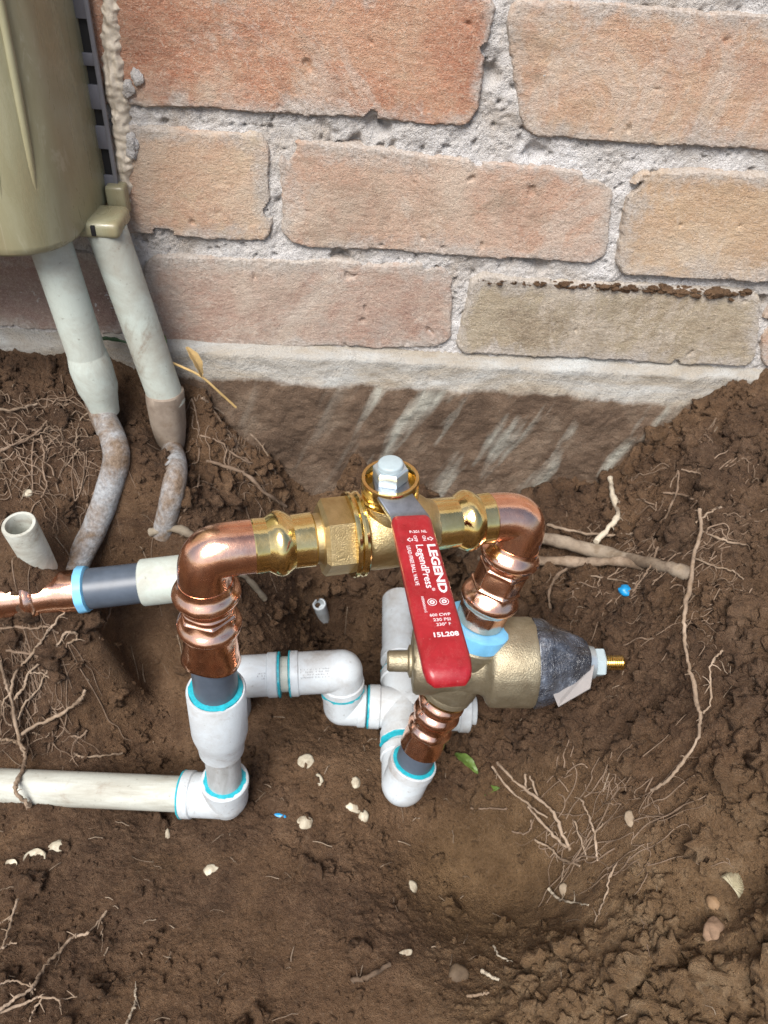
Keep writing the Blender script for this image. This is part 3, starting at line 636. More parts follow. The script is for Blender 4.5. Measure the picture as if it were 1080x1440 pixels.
# raised rib down the side of the cover
for rx, ry in ((-.158, -.0735), (-.172, -.0805)):
    part(sweep('cover_rib', catmull([(rx - .004, ry + .001, .097), (rx, ry, .14), (rx + .003, ry + .0008, .22), (rx + .003, ry + .002, .30)], 6), lambda t: .0019 * math.sin(math.pi * (t * .96 + .02)) ** .5, COVER, 12), cov)
part(sweep('cover_rib', catmull([(-.1515, -.044, .094), (-.1512, -.046, .16), (-.1510, -.047, .25), (-.151, -.047, .36)], 6), .0032, COVER, 12), cov)
plate = part(bm_obj('back_plate', box_bm((-.1388, -.0085, .26), (1, 0, 0), (0, 1, 0), (0, 0, 1), .0011, .0012, .17, .0004), GREYPLATE), ubox)
o_ = bm_obj('plate_recess', box_bm((-.1425, -.0058, .26), (1, 0, 0), (0, 1, 0), (0, 0, 1), .0036, .0010, .17, 0), BLACK); o_.parent = plate
zs = sorted(z for pair in ((25, 72), (90, 116), (150, 173), (205, 241)) for z in (at_y(135, pair[0], -.0042).z, at_y(135, pair[1], -.0042).z)); zs = [.092] + zs + [.43]
for k in range(0, len(zs), 2):
    o_ = bm_obj('plate_bar', box_bm((-.1425, -.0083, (zs[k] + zs[k + 1]) / 2), (1, 0, 0), (0, 1, 0), (0, 0, 1), .0034, .0010, (zs[k + 1] - zs[k]) / 2, .0004), DARKPLATE); o_.parent = plate
pt = at_y(170, 278, -.008)
tab = part(bm_obj('hinge_tab', box_bm((pt.x - .001, -.010, pt.z), (1, 0, 0), (0, 1, 0), (0, 0, 1), .0055, .0055, .0085, .0018, 3), COVER), ubox)
p = at_y(150, 300, -.028)
part(bm_obj('latch', box_bm((-.1425, -.0325, .0905), (1, 0, 0), (0, 1, 0), (0, 0, 1), .0122, .0140, .0046, .0032, 4), COVER), ubox)
p = at_y(147, 290, -.0365)
part(bm_obj('latch_slot', box_bm((-.1440, -.0455, .0908), (1, 0, 0), (0, 1, 0), (0, 0, 1), .0012, .0020, .0028, .0004), BLACK), ubox)
sp = [at_y(x, y, -.004) for x, y in ((150,-30),(153,10),(155,50),(158,100),(163,140),(168,180),(172,215),(170,250),(168,285),(166,320))]
def sealant():
    P = catmull(sp, 26); n, k = len(P), 40; vs = []
    for i, p in enumerate(P):
        for j in range(k):
            u = j / (k - 1) * 2 - 1
            wd = .0064 + .0034 * mnoise.noise(Vector((i * .045, 3, 0))) + .0018 * mnoise.noise(Vector((i * .16, 8, 0))) + .002 * (i / n)
            q = Vector((p.x + u * wd + .0012 * mnoise.noise(Vector((i * .2, u * 2, 5))), 0, p.z))
            hgt = max(0, 1 - abs(u) ** 2.4) * (.0050 + .0034 * mnoise.noise(q * 75) + .0012 * mnoise.noise(q * 260 + Vector((4, 0, 0))))
            hgt -= .0022 * max(0, mnoise.noise(Vector((q.x * 330, 1, q.z * 70))))
            vs.append((q.x, .003 - hgt - .0035 * max(0, 1 - abs(u) ** 3), q.z))
    return link_mesh('sealant', np.array(vs), grid_faces(k, n), SEAL)
part(sealant(), ubox)
for k, (x, y, r) in enumerate(((192,108,.0032),(184,200,.0036),(186,215,.003),(180,125,.0034))):
    q = at_y(x, y, -.003)
    bm = bmesh.new(); bmesh.ops.create_icosphere(bm, subdivisions=3, radius=r)
    for v in bm.verts:
        v.co *= 1 + .5 * mnoise.noise(v.co * 260 + Vector((k * 5, 0, 0))) + .3 * mnoise.noise(v.co * 700); v.co.y *= .6; v.co.z *= 1.3; v.co += q
    part(bm_obj('sealant_blob', bm, MORTAR, 80), ubox)

# ------------------------------------------------------------------ conduits by the wall
cond = thing('conduit_pipe', 'pale conduit under the box with a bell shaped end in the soil, left one', 'pipe', (-.16, -.05, -.03), 'conduits under the box')
t0, t1 = at_y(70, 340, -.05), at_y(122, 498, -.05); t2 = at_y(140, 572, -.05)
ax = (t1 - t0).normalized(); L = (t1 - t0).length
part(lathe('pipe', t0 + ax * -.01, ax, [(0, .0114), (L + .012, .0114)], CONDUIT, 48), cond)
L2 = (t2 - t1).length
part(lathe('bell_coupling', t1, ax, [(-.001, .0113), (0, .0116), (.005, .0124), (.009, .0127), (L2 * .62, .0123), (L2 * .78, .0108), (L2, .0092), (L2 + .004, .0088)], CONDUIT, 48, nz=.0004, nscale=120), cond)
lo = [t2 - ax * .012, t2 + ax * .004] + [on_soil(x, y, h) for x, y, h in ((163,632,.005),(157,675,.004),(137,733,.004),(110,788,.003),(92,830,-.012))]
part(sweep('muddy_lower_pipe', catmull(lo, 10), lambda t: .0080, BLUEPIPE, 32, .0003, 120), cond)
cond = thing('conduit_pipe', 'pale conduit right of its twin, with a muddy collar where it meets the soil', 'pipe', (-.12, -.03, -.06), 'conduits under the box')
t0, t1 = at_y(150, 322, -.034), at_y(231, 552, -.034); t2 = at_y(240, 622, -.034)
ax = (t1 - t0).normalized(); L = (t1 - t0).length
part(lathe('pipe', t0 + ax * .000, ax, [(0, .0113), (L + .008, .0115)], CONDUIT, 48), cond)
ax2 = (t2 - t1).normalized(); L2 = (t2 - t1).length
part(lathe('muddy_collar', t1, ax2, [(-.002, .0114), (-.001, .0122), (.006, .0126), (L2 * .6, .0116), (L2, .0094), (L2 + .004, .0085)], MUDPIPE, 48, nz=.0010, nscale=110), cond)
lo = [t2 - ax2 * .012, t2 + ax2 * .002] + [on_soil(x, y, h) for x, y, h in ((247,658,.004),(243,690,.004),(236,722,-.001),(228,752,-.016))]
part(sweep('muddy_lower_pipe', catmull(lo, 10), lambda t: .0078 - .001 * t, BLUEPIPE, 32, .0003, 120), cond)

# ------------------------------------------------------------------ open stub and side pipe on the left
stub = thing('pipe_stub', 'open white pipe stub sticking up from the soil at the left edge', 'pipe', (-.185, -.14, -.07))
s0 = at_z(26, 737, -.038); ax = Vector((-.05, -.14, 1)).normalized()
r = .0095
part(lathe('stub_wall', s0 - ax * .045, ax, [(0, r * .86), (.02, r * .95), (.044, r), (.045, r * .96), (.045, r * .78), (.043, r * .74), (.012, r * .72)], PVC_OLD, 48, caps=(True, True)), stub)
side = thing('side_pipe', 'short pipe run at left: copper press coupling, slate sleeve and white socket', 'pipe', (-.15, -.15, -.10))
pA, pB = at_d(-40, 847, .462), at_d(300, 808, .470)
ax = (pB - pA).normalized()
def on_ax(px): # distance along the run of the point seen at this pixel column
    lo_, hi_ = 0.0, (pB - pA).length
    for _ in range(40):
        mid = (lo_ + hi_) / 2; v = np.array(pA + ax * mid) - CAM
        if 540 + F_PX * (v @ RT) / (v @ FW) < px: lo_ = mid
        else: hi_ = mid
    return lo_
s40, s52, s62, s108, s120, s196, s260 = map(on_ax, (38, 50, 64, 112, 126, 200, 290))
part(lathe('copper_coupling', pA, ax, [(0, .0118), (s40, .0118), (s40 + .001, .0138), (s40 + .003, .0147), (s52 + .001, .0138), (s52 + .0025, .0122), (s62, .0118), (s108 - .012, .0120), (s108 - .008, .0128), (s108, .0130), (s108 + .0005, .0112)], COPPER, 64), side)
part(lathe('blue_ring', pA, ax, [(s108 - .001, .0112), (s108, .0142), (s120 - .001, .0142), (s120, .0120)], BLUE, 48, nz=.0010, nscale=200), side)
part(lathe('slate_sleeve', pA, ax, [(s120 - .002, .0108), (s120, .0124), (s196 + .004, .0124)], GREYPVC, 48), side)
part(lathe('white_socket', pA, ax, [(s196, .0125), (s196, .0138), (s196 + .0006, .0144), (s260, .0144), (s260 + .001, .0130)], CONDUIT, 48), side)

# ------------------------------------------------------------------ ball valve
VC = Vector((.0206, -.2005, .0209)); VA = Vector((.9636, .2643, -.0397)).normalized()
ZUP = Vector((0, 0, 1)); ZUP = (ZUP - VA * ZUP.dot(VA)).normalized()
ZST = (ZUP - VA * .10).normalized()                        # the stem leans a little
valve = thing('ball_valve', 'brass press ball valve with red lever between the two copper elbows', 'valve', VC - ZUP * .02)
hexr = lambda s, t, r: r / math.cos(((t + math.pi / 6) % (math.pi / 3)) - math.pi / 6)
def bead(s, r0, r1, hw, n=9): return [(s - hw + 2 * hw * i / (n - 1), r0 + (r1 - r0) * math.sin(math.pi * i / (n - 1)) ** 1.15) for i in range(n)]
part(lathe('body', VC, VA, [(-.0205, .0150), (-.0150, .0160), (-.0130, .0172), (-.009, .0178), (0, .0180), (.008, .0177), (.013, .0168), (.0165, .0150), (.019, .0130), (.0215, .0126)], CAST, 72, nz=.0003, nscale=300), valve)
part(lathe('hex_end', VC, VA, [(-.0335, .0125), (-.0335, .0143), (-.0318, .0160), (-.0205, .0160), (-.0190, .0150)], CAST, 72, rf=lambda s, t, r: hexr(s, t, r) if r > .0141 else r, ref=ZUP, sharp=20), valve)
part(lathe('neck', VC, VA, [(-.039, .0112), (-.0335, .0118), (-.0325, .0128)], CAST, 64), valve)
rg = part(lathe('flange_ring', VC, VA, [(-.0205, .0150), (-.0203, .0196), (-.0196, .0202), (-.0184, .0202), (-.0176, .0196), (-.0176, .0190), (-.0168, .0196), (-.0160, .0202), (-.0148, .0202), (-.0141, .0196), (-.0140, .0150)], BRASS, 96), valve)
for sgn, s0_, s1_, sb in ((-1, -.0640, -.0365, -.0520), (1, .0205, .0510, .0385)):
    pr = [(s0_, .0108), (s0_, .0122), (s0_ + .0006, .0126), (sb - .0062, .0124)] + bead(sb, .0124, .0152, .0058) + [(sb + .0062, .0124), (s1_ - .0006, .0126), (s1_, .0122), (s1_, .0105)]
    part(lathe('press_sleeve', VC, VA, pr, BRASS, 96, sharp=30), valve)
# tiny cast marks on the hex
part(lathe('bonnet', VC, ZST, [(.012, .0128), (.0195, .0124), (.0205, .0118), (.0235, .0112)], CAST, 64), valve)
part(lathe('collar_ring', VC, ZST, [(.0215, .0110), (.0215, .0126), (.0225, .0130), (.0318, .0130), (.0326, .0126), (.0326, .0112), (.0318, .0108), (.0225, .0108)], BRASS, 72, caps=(False, False)), valve)
part(lathe('stem', VC, ZST, [(.020, .0055), (.033, .0055), (.0335, .005)], BRASS, 32), valve)
# lever: steel strap with a crank, red dipped grip
hd = Vector((.145, -.989, 0)); hx = hd.cross(Vector((0, 0, 1))).normalized()
stem_top = VC + ZST * .0300
g0 = at_z(577, 731, .0475); g1 = at_z(634, 958, .0500)
hd = (g1 - g0).normalized(); hx = hd.cross(Vector((0, 0, 1))).normalized(); hn = hx.cross(hd).normalized()
def strap(name, stations, thick, mat, bev, nsub=1):
    # stations: (centre, half width); flat strip following the stations, with rounded corners along its length
    vs, fs = [], []; prof = []
    K = 5
    for cx_, cz_, sx, sz in ((1, 1, 1, 1), (1, -1, 1, -1), (-1, -1, -1, -1), (-1, 1, -1, 1)): pass
    n = len(stations)
    for i, (c, hw, nr, th) in enumerate(stations):
        c = Vector(c); b = min(bev, hw * .95, th * .95); ring = []
        for (qx, qz, a0) in ((1, 1, 0), (-1, 1, 90), (-1, -1, 180), (1, -1, 270)):
            for k in range(K):
                t = math.radians(a0 + 90 * k / (K - 1))
                ring.append((qx * (hw - b) + b * math.cos(t), qz * (th - b) + b * math.sin(t)))
        for (x_, z_) in ring: vs.append(c + hx * x_ + Vector(nr) * z_)
    m = 4 * K
    for i in range(n - 1):
        for k in range(m): fs.append((i * m + k, i * m + (k + 1) % m, (i + 1) * m + (k + 1) % m, (i + 1) * m + k))
    fs.append(tuple(reversed(range(m)))); fs.append(tuple((n - 1) * m + k for k in range(m)))
    return link_mesh(name, vs, fs, mat, True, 45)
st = []
e0 = stem_top - hd * .0085
j1 = stem_top + hd * .010; j2 = g0 - hd * .001
for c_, hw in ((e0, .0058), (e0 + hd * .002, .0070), (stem_top, .0078), (j1 - hd * .001, .0078)): st.append((c_, hw, ZUP, .0013))
for t in (.25, .5, .75, 1): st.append((j1.lerp(j2, t * t * (3 - 2 * t) * .5 + t * .5), .0078 + .0006 * t, hn, .0013))
st += [(g0 + hd * .03, .0082, hn, .0012), (g0 + hd * .055, .0080, hn, .0012)]
lever = part(strap('lever', st, .0013, STEEL, .0006), valve)
GL = (g1 - g0).length; HW, TH = .0090, .0030
gs = []
for t in np.linspace(0, 1, 40):
    s_ = t * GL; k0 = min(1, s_ / .0016); k1 = min(1, (GL - s_) / .0085)
    hw = HW * (.955 + .03 * t) * (.93 + .07 * math.sqrt(max(0, 1 - (1 - k0) ** 2))) * (0.66 + 0.34 * math.sqrt(max(0, 1 - (1 - k1) ** 2)))
    th = TH * (.80 + .20 * math.sqrt(max(0, 1 - (1 - k0) ** 2))) * (0.35 + 0.65 * math.sqrt(max(0, 1 - (1 - min(1, (GL - s_) / .004)) ** 2)))
    drop = .0022 * max(0, (t - .86) / .14) ** 2
    gs.append((g0 + hd * s_ - hn * drop, hw, hn, th))
grip = strap('grip', gs, TH, RED, .0024); grip.parent = lever
# print on the grip. u across (image left to right), v along the lever from its start
def text(body, u, v, length, height, rot, bold=0.0, start=True):
    cu = bpy.data.curves.new('lettering', 'FONT'); cu.body = body; cu.size = 1; cu.offset = bold; cu.extrude = .01; cu.resolution_u = 3
    tmp = bpy.data.objects.new('lettering', cu); COL.objects.link(tmp)
    dg = bpy.context.evaluated_depsgraph_get(); me = bpy.data.meshes.new_from_object(tmp.evaluated_get(dg)); bpy.data.objects.remove(tmp); bpy.data.curves.remove(cu)
    n = len(me.vertices); co = np.empty(n * 3, np.float32); me.vertices.foreach_get('co', co); co = co.reshape(-1, 3)
    x0, x1 = co[:, 0].min(), co[:, 0].max(); k = length / (x1 - x0)
    co[:, 0] = (co[:, 0] - x0) * k - (0 if start else length / 2); co[:, 1] = (co[:, 1] - .35) * height / .70; co[:, 2] *= .004
    org = g0 + hd * (v * GL) + UX * u + hn * (TH + .00010)
    X, Y = (hd, UX) if rot else (UX, -hd)
    cw = np.array(org)[None] + co[:, :1] * np.array(X)[None] + co[:, 1:2] * np.array(Y)[None] + co[:, 2:] * np.array(hn)[None]
    me.vertices.foreach_set('co', cw.astype(np.float32).ravel()); me.update()
    me.materials.clear(); me.materials.append(INK)
    o = bpy.data.objects.new('lettering', me); COL.objects.link(o); o.parent = lever
    return o
UX = hx if hx.dot(Vector(RT)) > 0 else -hx
if hn.z < 0: hn = -hn
def ring_mark(u, v, r, inner=True):
    vs, fs = [], []; n = 28; c = g0 + hd * v + UX * u + hn * (TH + .00012)
    for ra, rb in ((r, r * .84),) + (((r * .55, r * .22),) if inner else ()):
        b = len(vs)
        for k in range(n):
            t = 2 * math.pi * k / n; d = UX * math.cos(t) + hd * math.sin(t); vs += [c + d * ra, c + d * rb]
        for k in range(n):
            k2 = (k + 1) % n; fs.append((b + 2 * k, b + 2 * k2, b + 2 * k2 + 1, b + 2 * k + 1))
    o = link_mesh('certification_mark', vs, fs, INK); o.parent = lever; return o
def arrow_mark(u, v, sgn):
    c = g0 + hd * v + UX * u + hn * (TH + .00012); r = .0013
    out = [(-1 * sgn, 0), (0, -1.1), (0, -.5), (.9 * sgn, -.5), (.9 * sgn, .5), (0, .5), (0, 1.1)]
    vs = [c + UX * (x * r) + hd * (y * r) for x, y in out] + [c + UX * (x * r * .62 + .03 * r) + hd * (y * r * .58) for x, y in out]
    n = len(out); o = link_mesh('arrow_mark', vs, [(k, (k + 1) % n, n + (k + 1) % n, n + k) for k in range(n)], INK); o.parent = lever
text('P-201 NL', .0012, .130, .0072, .0015, False, .012, False)
arrow_mark(-.0030, .186 * GL, 1); arrow_mark(.0054, .186 * GL, -1)
text('OFF', -.0006, .158, .0036, .0014, True, .006); text('ON', .0030, .162, .0030, .0014, True, .006)
text('LEGEND', .0051, .225, GL * .320, .0032, True, .035)
text('LegendPress', .0003, .225, GL * .285, .0030, True, .010)
text('®', .0014, .512, .0014, .0012, True, .006)
text('LEAD FREE BALL VALVE', -.0043, .228, GL * .262, .0015, True, .006)
ring_mark(.0042, .597 * GL, .0018); ring_mark(-.0004, .597 * GL, .0018)
text('NSF/ANSI 61-G', -.0036, .560, GL * .095, .0010, True, .006)
text('600 CWP', .0014, .672, .0078, .0013, False, .008, False)
text('230 PSI', .0016, .700, .0064, .0013, False, .008, False)
text('230° F', .0018, .727, .0054, .0013, False, .008, False)
text('15L208', .0018, .783, .0092, .0020, False, .028, False)
nut = part(lathe('stem_nut', stem_top + ZST * .0014, ZST, [(0, .0060), (0, .0066), (.0008, .0068), (.0062, .0068), (.0070, .0062)], ZINC, 72, rf=hexr, sharp=20, ref=(1, .35, 0)), valve)
part(lathe('bolt_head', stem_top + ZST * .0080, ZST, [(0, .0056), (.0020, .0056), (.0027, .0052), (.0029, .0046)], NUTWHITE, 48, sharp=50), nut).location = (0, 0, 0)

# ------------------------------------------------------------------ copper elbows
def copper_socket(name, p0, axis, prof, par, seed):
    def rf(s, t, r): return r
    return part(lathe(name, p0, axis, prof, COPPER, 96, sharp=60, nz=.00035, nscale=150, nseed=seed), par)
RB = Vector((-.0625, -.2240, 0)); RD = Vector((.022, .018, 1)).normalized()    # left riser: point at z = 0 and its upward direction
def rz(z): return RB + RD * (z / RD.z)
ce = thing('copper_elbow', 'copper press elbow at the left end of the brass valve, turning down into slate pipe', 'copper elbow', rz(-.05), 'copper elbows')
p0 = VC + VA * -.0600
bend = bezier(p0, p0 - VA * .021, rz(.0075) + RD * .020, rz(.0075), 28)
part(sweep('bend', bend, .0122, COPPER, 64), ce)
def hexcrimp(s, t, r): return r
zt = .0080
pr = [(0, .0124), (.002, .0126)] + bead(.0085, .0128, .0158, .0052, 11) + [(.0150, .0122)] + bead(.0175, .0121, .0129, .0012, 7) + [(.0195, .0121)] + bead(.0215, .0122, .0133, .0013, 7) + [(.0238, .0124)] + bead(.0300, .0130, .0155, .0042, 11) + [(.0360, .0133), (.0385, .0130), (.0430, .0136), (.0470, .0134), (.0520, .0141), (.0548, .0146), (.0556, .0138), (.0556, .0120)]
def crimp(s, t, r):
    k = math.exp(-((s - .0215) / .003) ** 2) + .8 * math.exp(-((s - .0395) / .003) ** 2)
    hx_ = (math.cos(((t + .3) % (math.pi / 3)) - math.pi / 6) - .93) * .012 * k
    wob = .0011 * math.sin(3 * t + 1) * max(0, (s - .044) / .012)
    return r - hx_ + wob
part(lathe('press_socket', rz(zt), -RD, pr, COPPER, 120, rf=crimp, sharp=60, nz=.0003, nscale=170), ce)
RT0 = Vector((.0850, -.1880, .0045)); RE0 = Vector((.0445, -.2200, -.165))      # right riser line
RD2 = (RT0 - RE0).normalized()
def rq(z): return RE0.lerp(RT0, (z - RE0.z) / (RT0.z - RE0.z))
cr = thing('copper_elbow', 'copper press elbow at the right end of the brass valve, above the regulator', 'copper elbow', rq(-.05), 'copper elbows')
p0 = VC + VA * .0480
bend = bezier(p0, p0 + VA * .018, rq(.0035) + RD2 * .016, rq(.0035), 28)
part(sweep('bend', bend, .0122, COPPER, 64), cr)
pr = [(0, .0124), (.0015, .0126)] + bead(.0070, .0128, .0156, .0050, 11) + [(.0130, .0122)] + bead(.0150, .0121, .0128, .0012, 7) + [(.0170, .0122), (.0250, .0123)] + bead(.0272, .0123, .0132, .0013, 7) + [(.0292, .0126)] + bead(.0350, .0130, .0156, .0050, 11) + [(.0410, .0128), (.0440, .0126), (.0500, .0128), (.0510, .0124), (.0510, .0110)]
def crimp2(s, t, r):
    k = math.exp(-((s - .016) / .003) ** 2) + .9 * math.exp(-((s - .0275) / .003) ** 2) + .8 * math.exp(-((s - .044) / .003) ** 2)
    return r - (math.cos(((t + .1) % (math.pi / 3)) - math.pi / 6) - .93) * .012 * k
part(lathe('press_socket', rq(.0035), -RD2, pr, COPPER, 120, rf=crimp2, sharp=60, nz=.0003, nscale=170), cr)

# ------------------------------------------------------------------ left PVC riser
pl = thing('pvc_riser', 'white reducer under the left copper elbow, joined to a pale pipe running left', 'pipe', rz(-.2))
part(lathe('slate_pipe', rz(-.045), -RD, [(0, .0115), (.055, .0115)], GREYPVC, 64), pl)
part(lathe('primer_ring', rz(-.0735), -RD, [(0, .0116), (.0005, .0138), (.004, .0141), (.006, .0135)], TEAL, 64, nz=.0013, nscale=300), pl)
part(lathe('reducer_coupling', rz(-.0745), -RD, [(.0015, .0136), (0, .0142), (0, .0150), (.0008, .0155), (.036, .0155), (.039, .0152), (.050, .0130), (.056, .0128), (.057, .0108)], PVC, 64), pl)
part(lathe('scuffed_pipe', rz(-.120), -RD, [(0, .0102), (.075, .0102)], CLEARPIPE, 48), pl)
EC = rz(-.1845)
hA, hB = at_d(0, 1107, .487), at_d(256, 1112, .483)
HDIR = (hA - EC); HDIR.z *= .9; HDIR.normalize()
part(lathe('primer_ring', rz(-.1645), -RD, [(0, .0104), (.0004, .0126), (.004, .0129), (.005, .0120)], TEAL, 48, nz=.0013, nscale=330), pl)
part(pvc_elbow(rz(-.1650), EC, EC + HDIR * .027, .0134, PVC, .0104), pl)
part(lathe('primer_ring', EC + HDIR * .0266, HDIR, [(0, .0105), (0, .0145), (.0010, .0143), (.0018, .0110)], TEAL, 48, nz=.0004, nscale=300), pl)
part(lathe('pale_pipe', EC + HDIR * .020, HDIR, [(0, .0107), (.34, .0107)], PVC_OLD, 48), pl)

# ------------------------------------------------------------------ pressure regulator
RC = rq(-.0745); RA_ = Vector((1, -.012, .055)).normalized()
reg = thing('pressure_regulator', 'bronze pressure regulator lying sideways below the valve, bell wrapped in dark film', 'regulator', rq(-.10))
part(lathe('body', RC, RA_, [(-.0270, .0120), (-.0262, .0170), (-.0245, .0182), (-.0160, .0182), (-.012, .0172), (.000, .0172), (.010, .0176), (.0125, .0190), (.0140, .0225), (.0155, .0244), (.0185, .0248), (.0375, .0248), (.0395, .0242), (.0400, .0225)], BRONZE, 96, nz=.0003, nscale=260, sharp=45), reg)
part(lathe('plug', RC + RA_ * -.0262, -RA_, [(0, .0090), (.002, .0090), (.003, .0064), (.0130, .0062), (.0142, .0052)], BRONZE, 48, rf=lambda s, t, r: r * (1 - .06 * abs(math.sin(2 * t))) if s > .0025 else r), reg)
part(lathe('upper_port', RC, RD2, [(.008, .0165), (.0150, .0168), (.0165, .0186), (.0200, .0188), (.0210, .0180)], BRONZE, 72), reg)
part(lathe('blue_gasket', RC, RD2, [(.0205, .0120), (.0208, .0176), (.0218, .0182), (.0290, .0180), (.0298, .0168), (.0300, .0120)], BLUE, 72, nz=.0005, nscale=200), reg)
part(lathe('lower_port', RC, -RD2, [(.006, .0160), (.0185, .0158), (.0200, .0148), (.0212, .0150), (.0240, .0146), (.0250, .0130)], BRONZE, 72), reg)
part(lathe('yellow_ring', RC, -RD2, [(.0240, .0120), (.0242, .0140), (.0262, .0138), (.0268, .0124)], BRASS, 64), reg)
bell = [(.0385, .0225), (.0395, .0240), (.0430, .0236), (.0470, .0222), (.0480, .0216), (.0560, .0192), (.0620, .0170), (.0665, .0152), (.0685, .0140), (.0690, .0090)]
part(lathe('bell', RC, RA_, [(s + .001, r - .0042) for s, r in bell[:-2]], BRONZE, 64), reg)
ef = []
for i in range(len(bell) - 1):
    for k in range(4): t = k / 4; ef.append((bell[i][0] * (1 - t) + bell[i + 1][0] * t, bell[i][1] * (1 - t) + bell[i + 1][1] * t))
ef.append(bell[-1])
part(lathe('wrapping_film', RC, RA_, ef, FILM, 96, rf=lambda s, t, r: r + .0007 * math.sin(7 * t + s * 160) + .0009 * math.sin(3 * t - s * 90), nz=.0016, nscale=95, sharp=60), reg)
part(lathe('washer', RC, RA_, [(.0685, .004), (.0685, .0094), (.0692, .0098), (.0735, .0088), (.0740, .004)], ZINC, 48), reg)
part(lathe('lock_nut', RC, RA_, [(.0738, .004), (.0738, .0066), (.0745, .0070), (.0785, .0070), (.0792, .0064), (.0792, .003)], NUTWHITE, 60, rf=hexr, sharp=20), reg)
th = []
s_ = .078
while s_ < .0895: th += [(s_, .0036), (s_ + .0006, .0042)]; s_ += .0012
th += [(.0903, .0034), (.0906, .0030)]
part(lathe('threaded_rod', RC, RA_, th, BRASS, 40, sharp=25), reg)
q = [at_d(772, 962, .412), at_d(785, 994, .402), at_d(830, 968, .405), at_d(836, 935, .413), at_d(800, 950, .416)]
nrm = (q[1] - q[0]).cross(q[2] - q[0]).normalized() * .0004
part(link_mesh('paper_tag', [v + nrm for v in q] + [v - nrm for v in q], [(0, 1, 2, 3, 4), (9, 8, 7, 6, 5)] + [(k, k + 5, (k + 1) % 5 + 5, (k + 1) % 5) for k in range(5)], TAGM, False), reg)

# ------------------------------------------------------------------ lower copper coupling and buried white run
lc = thing('copper_coupling', 'small copper press coupling under the regulator, above a slate stub', 'copper coupling', rq(-.15))
pr = [(0, .0112), (.0015, .0118)] + bead(.0060, .0120, .0136, .0035, 9) + [(.0105, .0116)] + bead(.0150, .0120, .0138, .0038, 9) + [(.0200, .0116), (.0230, .0114)] + bead(.0275, .0118, .0134, .0036, 9) + [(.0320, .0116), (.0370, .0124), (.0420, .0126), (.0440, .0128), (.0442, .0112)]
part(lathe('press_body', RC - RD2 * .0255, -RD2, pr, COPPER, 96, rf=lambda s, t, r: r - (math.cos((t % (math.pi / 3)) - math.pi / 6) - .93) * .008 * math.exp(-((s - .0335) / .004) ** 2), sharp=60, nz=.0003, nscale=170), lc)
run = thing('pvc_run', 'white pipe run with elbows and tee lying in the trench below the valve', 'pipe', (.03, -.2, -.2))
part(lathe('slate_stub', RC - RD2 * .068, -RD2, [(0, .0112), (.022, .0112)], GREYPVC, 48), run)
se_ = RC - RD2 * .0830
part(lathe('primer_ring', se_, -RD2, [(-.0005, .0113), (0, .0132), (.004, .0135), (.005, .0125)], TEAL, 48, nz=.0006, nscale=300), run)
ZR = -.170
tee = at_z(562, 985, ZR); back = at_z(572, 800, ZR)
YD = (back - tee); YD.z = 0; YD.normalize()
ec = se_ - RD2 * .016
tA = tee - YD * .022
ecr = se_ - RD2 * .0215
tA = Vector((ecr.x, ecr.y, ecr.z)) + YD * .022
tee.z = ecr.z - .004; tee.x += (tA.x - (tee - YD * .022).x) * .5
part(pvc_elbow(se_ - RD2 * .0004, ecr, ecr + (tee - ecr).normalized() * .024, .0136, PVC, .0113), run)
YD = (tee - ecr); LT = YD.length; YD.normalize(); XD = Vector((YD.y, -YD.x, 0)).normalized()
tprof = [(.002, .011), (0, .011), (0, .0142), (.0006, .0147), (.007, .0147), (.0078, .0138)]
def tee_part(name, p, q): # socket tube with a collar at p
    L = (Vector(q) - Vector(p)).length; v_, f_ = cyl_data(p, q, tprof + [(L, .0138)], 56, 0); return part(link_mesh(name, v_, f_, PVC, True, 32), run)
tee_part('tee_front', tee - YD * .028, tee); tee_part('tee_back', tee + YD * .030, tee); tee_part('tee_branch', tee - XD * .0225, tee); tee_part('tee_right', tee + XD * .046, tee)
part(lathe('front_pipe', ecr + YD * .020, YD, [(0, .0107), (max(.006, LT - .045), .0107)], PVC, 48), run)
part(lathe('plug', tee + XD * .045, XD, [(0, .0106), (.004, .0106), (.005, .0100)], PVC, 40), run)
part(lathe('back_pipe', tee + YD * .028, YD, [(0, .0112), (.012, .0112), (.012, .0140), (.0126, .0147), (.020, .0147), (.0206, .0138), (.075, .0138)], PVC, 56), run)
for (pp, dd) in ((tee + YD * .0300, YD), (tee - YD * .0280, -YD), (tee - XD * .0225, -XD)):
    part(lathe('primer_ring', pp, dd, [(-.0002, .0109), (0, .0146), (.0009, .0143), (.0016, .0116)], TEAL, 56, nz=.0013, nscale=300), run)
e2 = tee - XD * .0400; e1 = e2 + Vector((-.002, .004, .033))
part(lathe('short_pipe', tee - XD * .018, -XD, [(0, .0107), (.012, .0107)], PVC_OLD, 40), run)
part(pvc_elbow(tee - XD * .0245, e2, e2.lerp(e1, .52), .0132, PVC, .0107, .005), run)
UD = (e1 - e2).normalized()
part(lathe('primer_ring', e2.lerp(e1, .51), UD, [(0, .0110), (0, .0145), (.0014, .0144), (.0018, .0118)], TEAL, 56, nz=.0013, nscale=300), run)
LD = (at_z(330, 952, e1.z - .003) - e1).normalized()
part(pvc_elbow(e2.lerp(e1, .56), e1, e1 + LD * .033, .0138, PVC, .0107, .005), run)
part(worn_print(e1 + LD * .008, LD, .0138, (-.1, -.6, .8), 4, .018, .0011, 4), run)
part(worn_print(tee - YD * .014, YD, .0139, (.5, -.2, .8), 2, .034, .0014, 5), run)
part(lathe('primer_ring', e1 + LD * .0328, LD, [(0, .0105), (0, .0147), (.0008, .0146), (.0016, .0112)], TEAL, 56, nz=.0013, nscale=300), run)
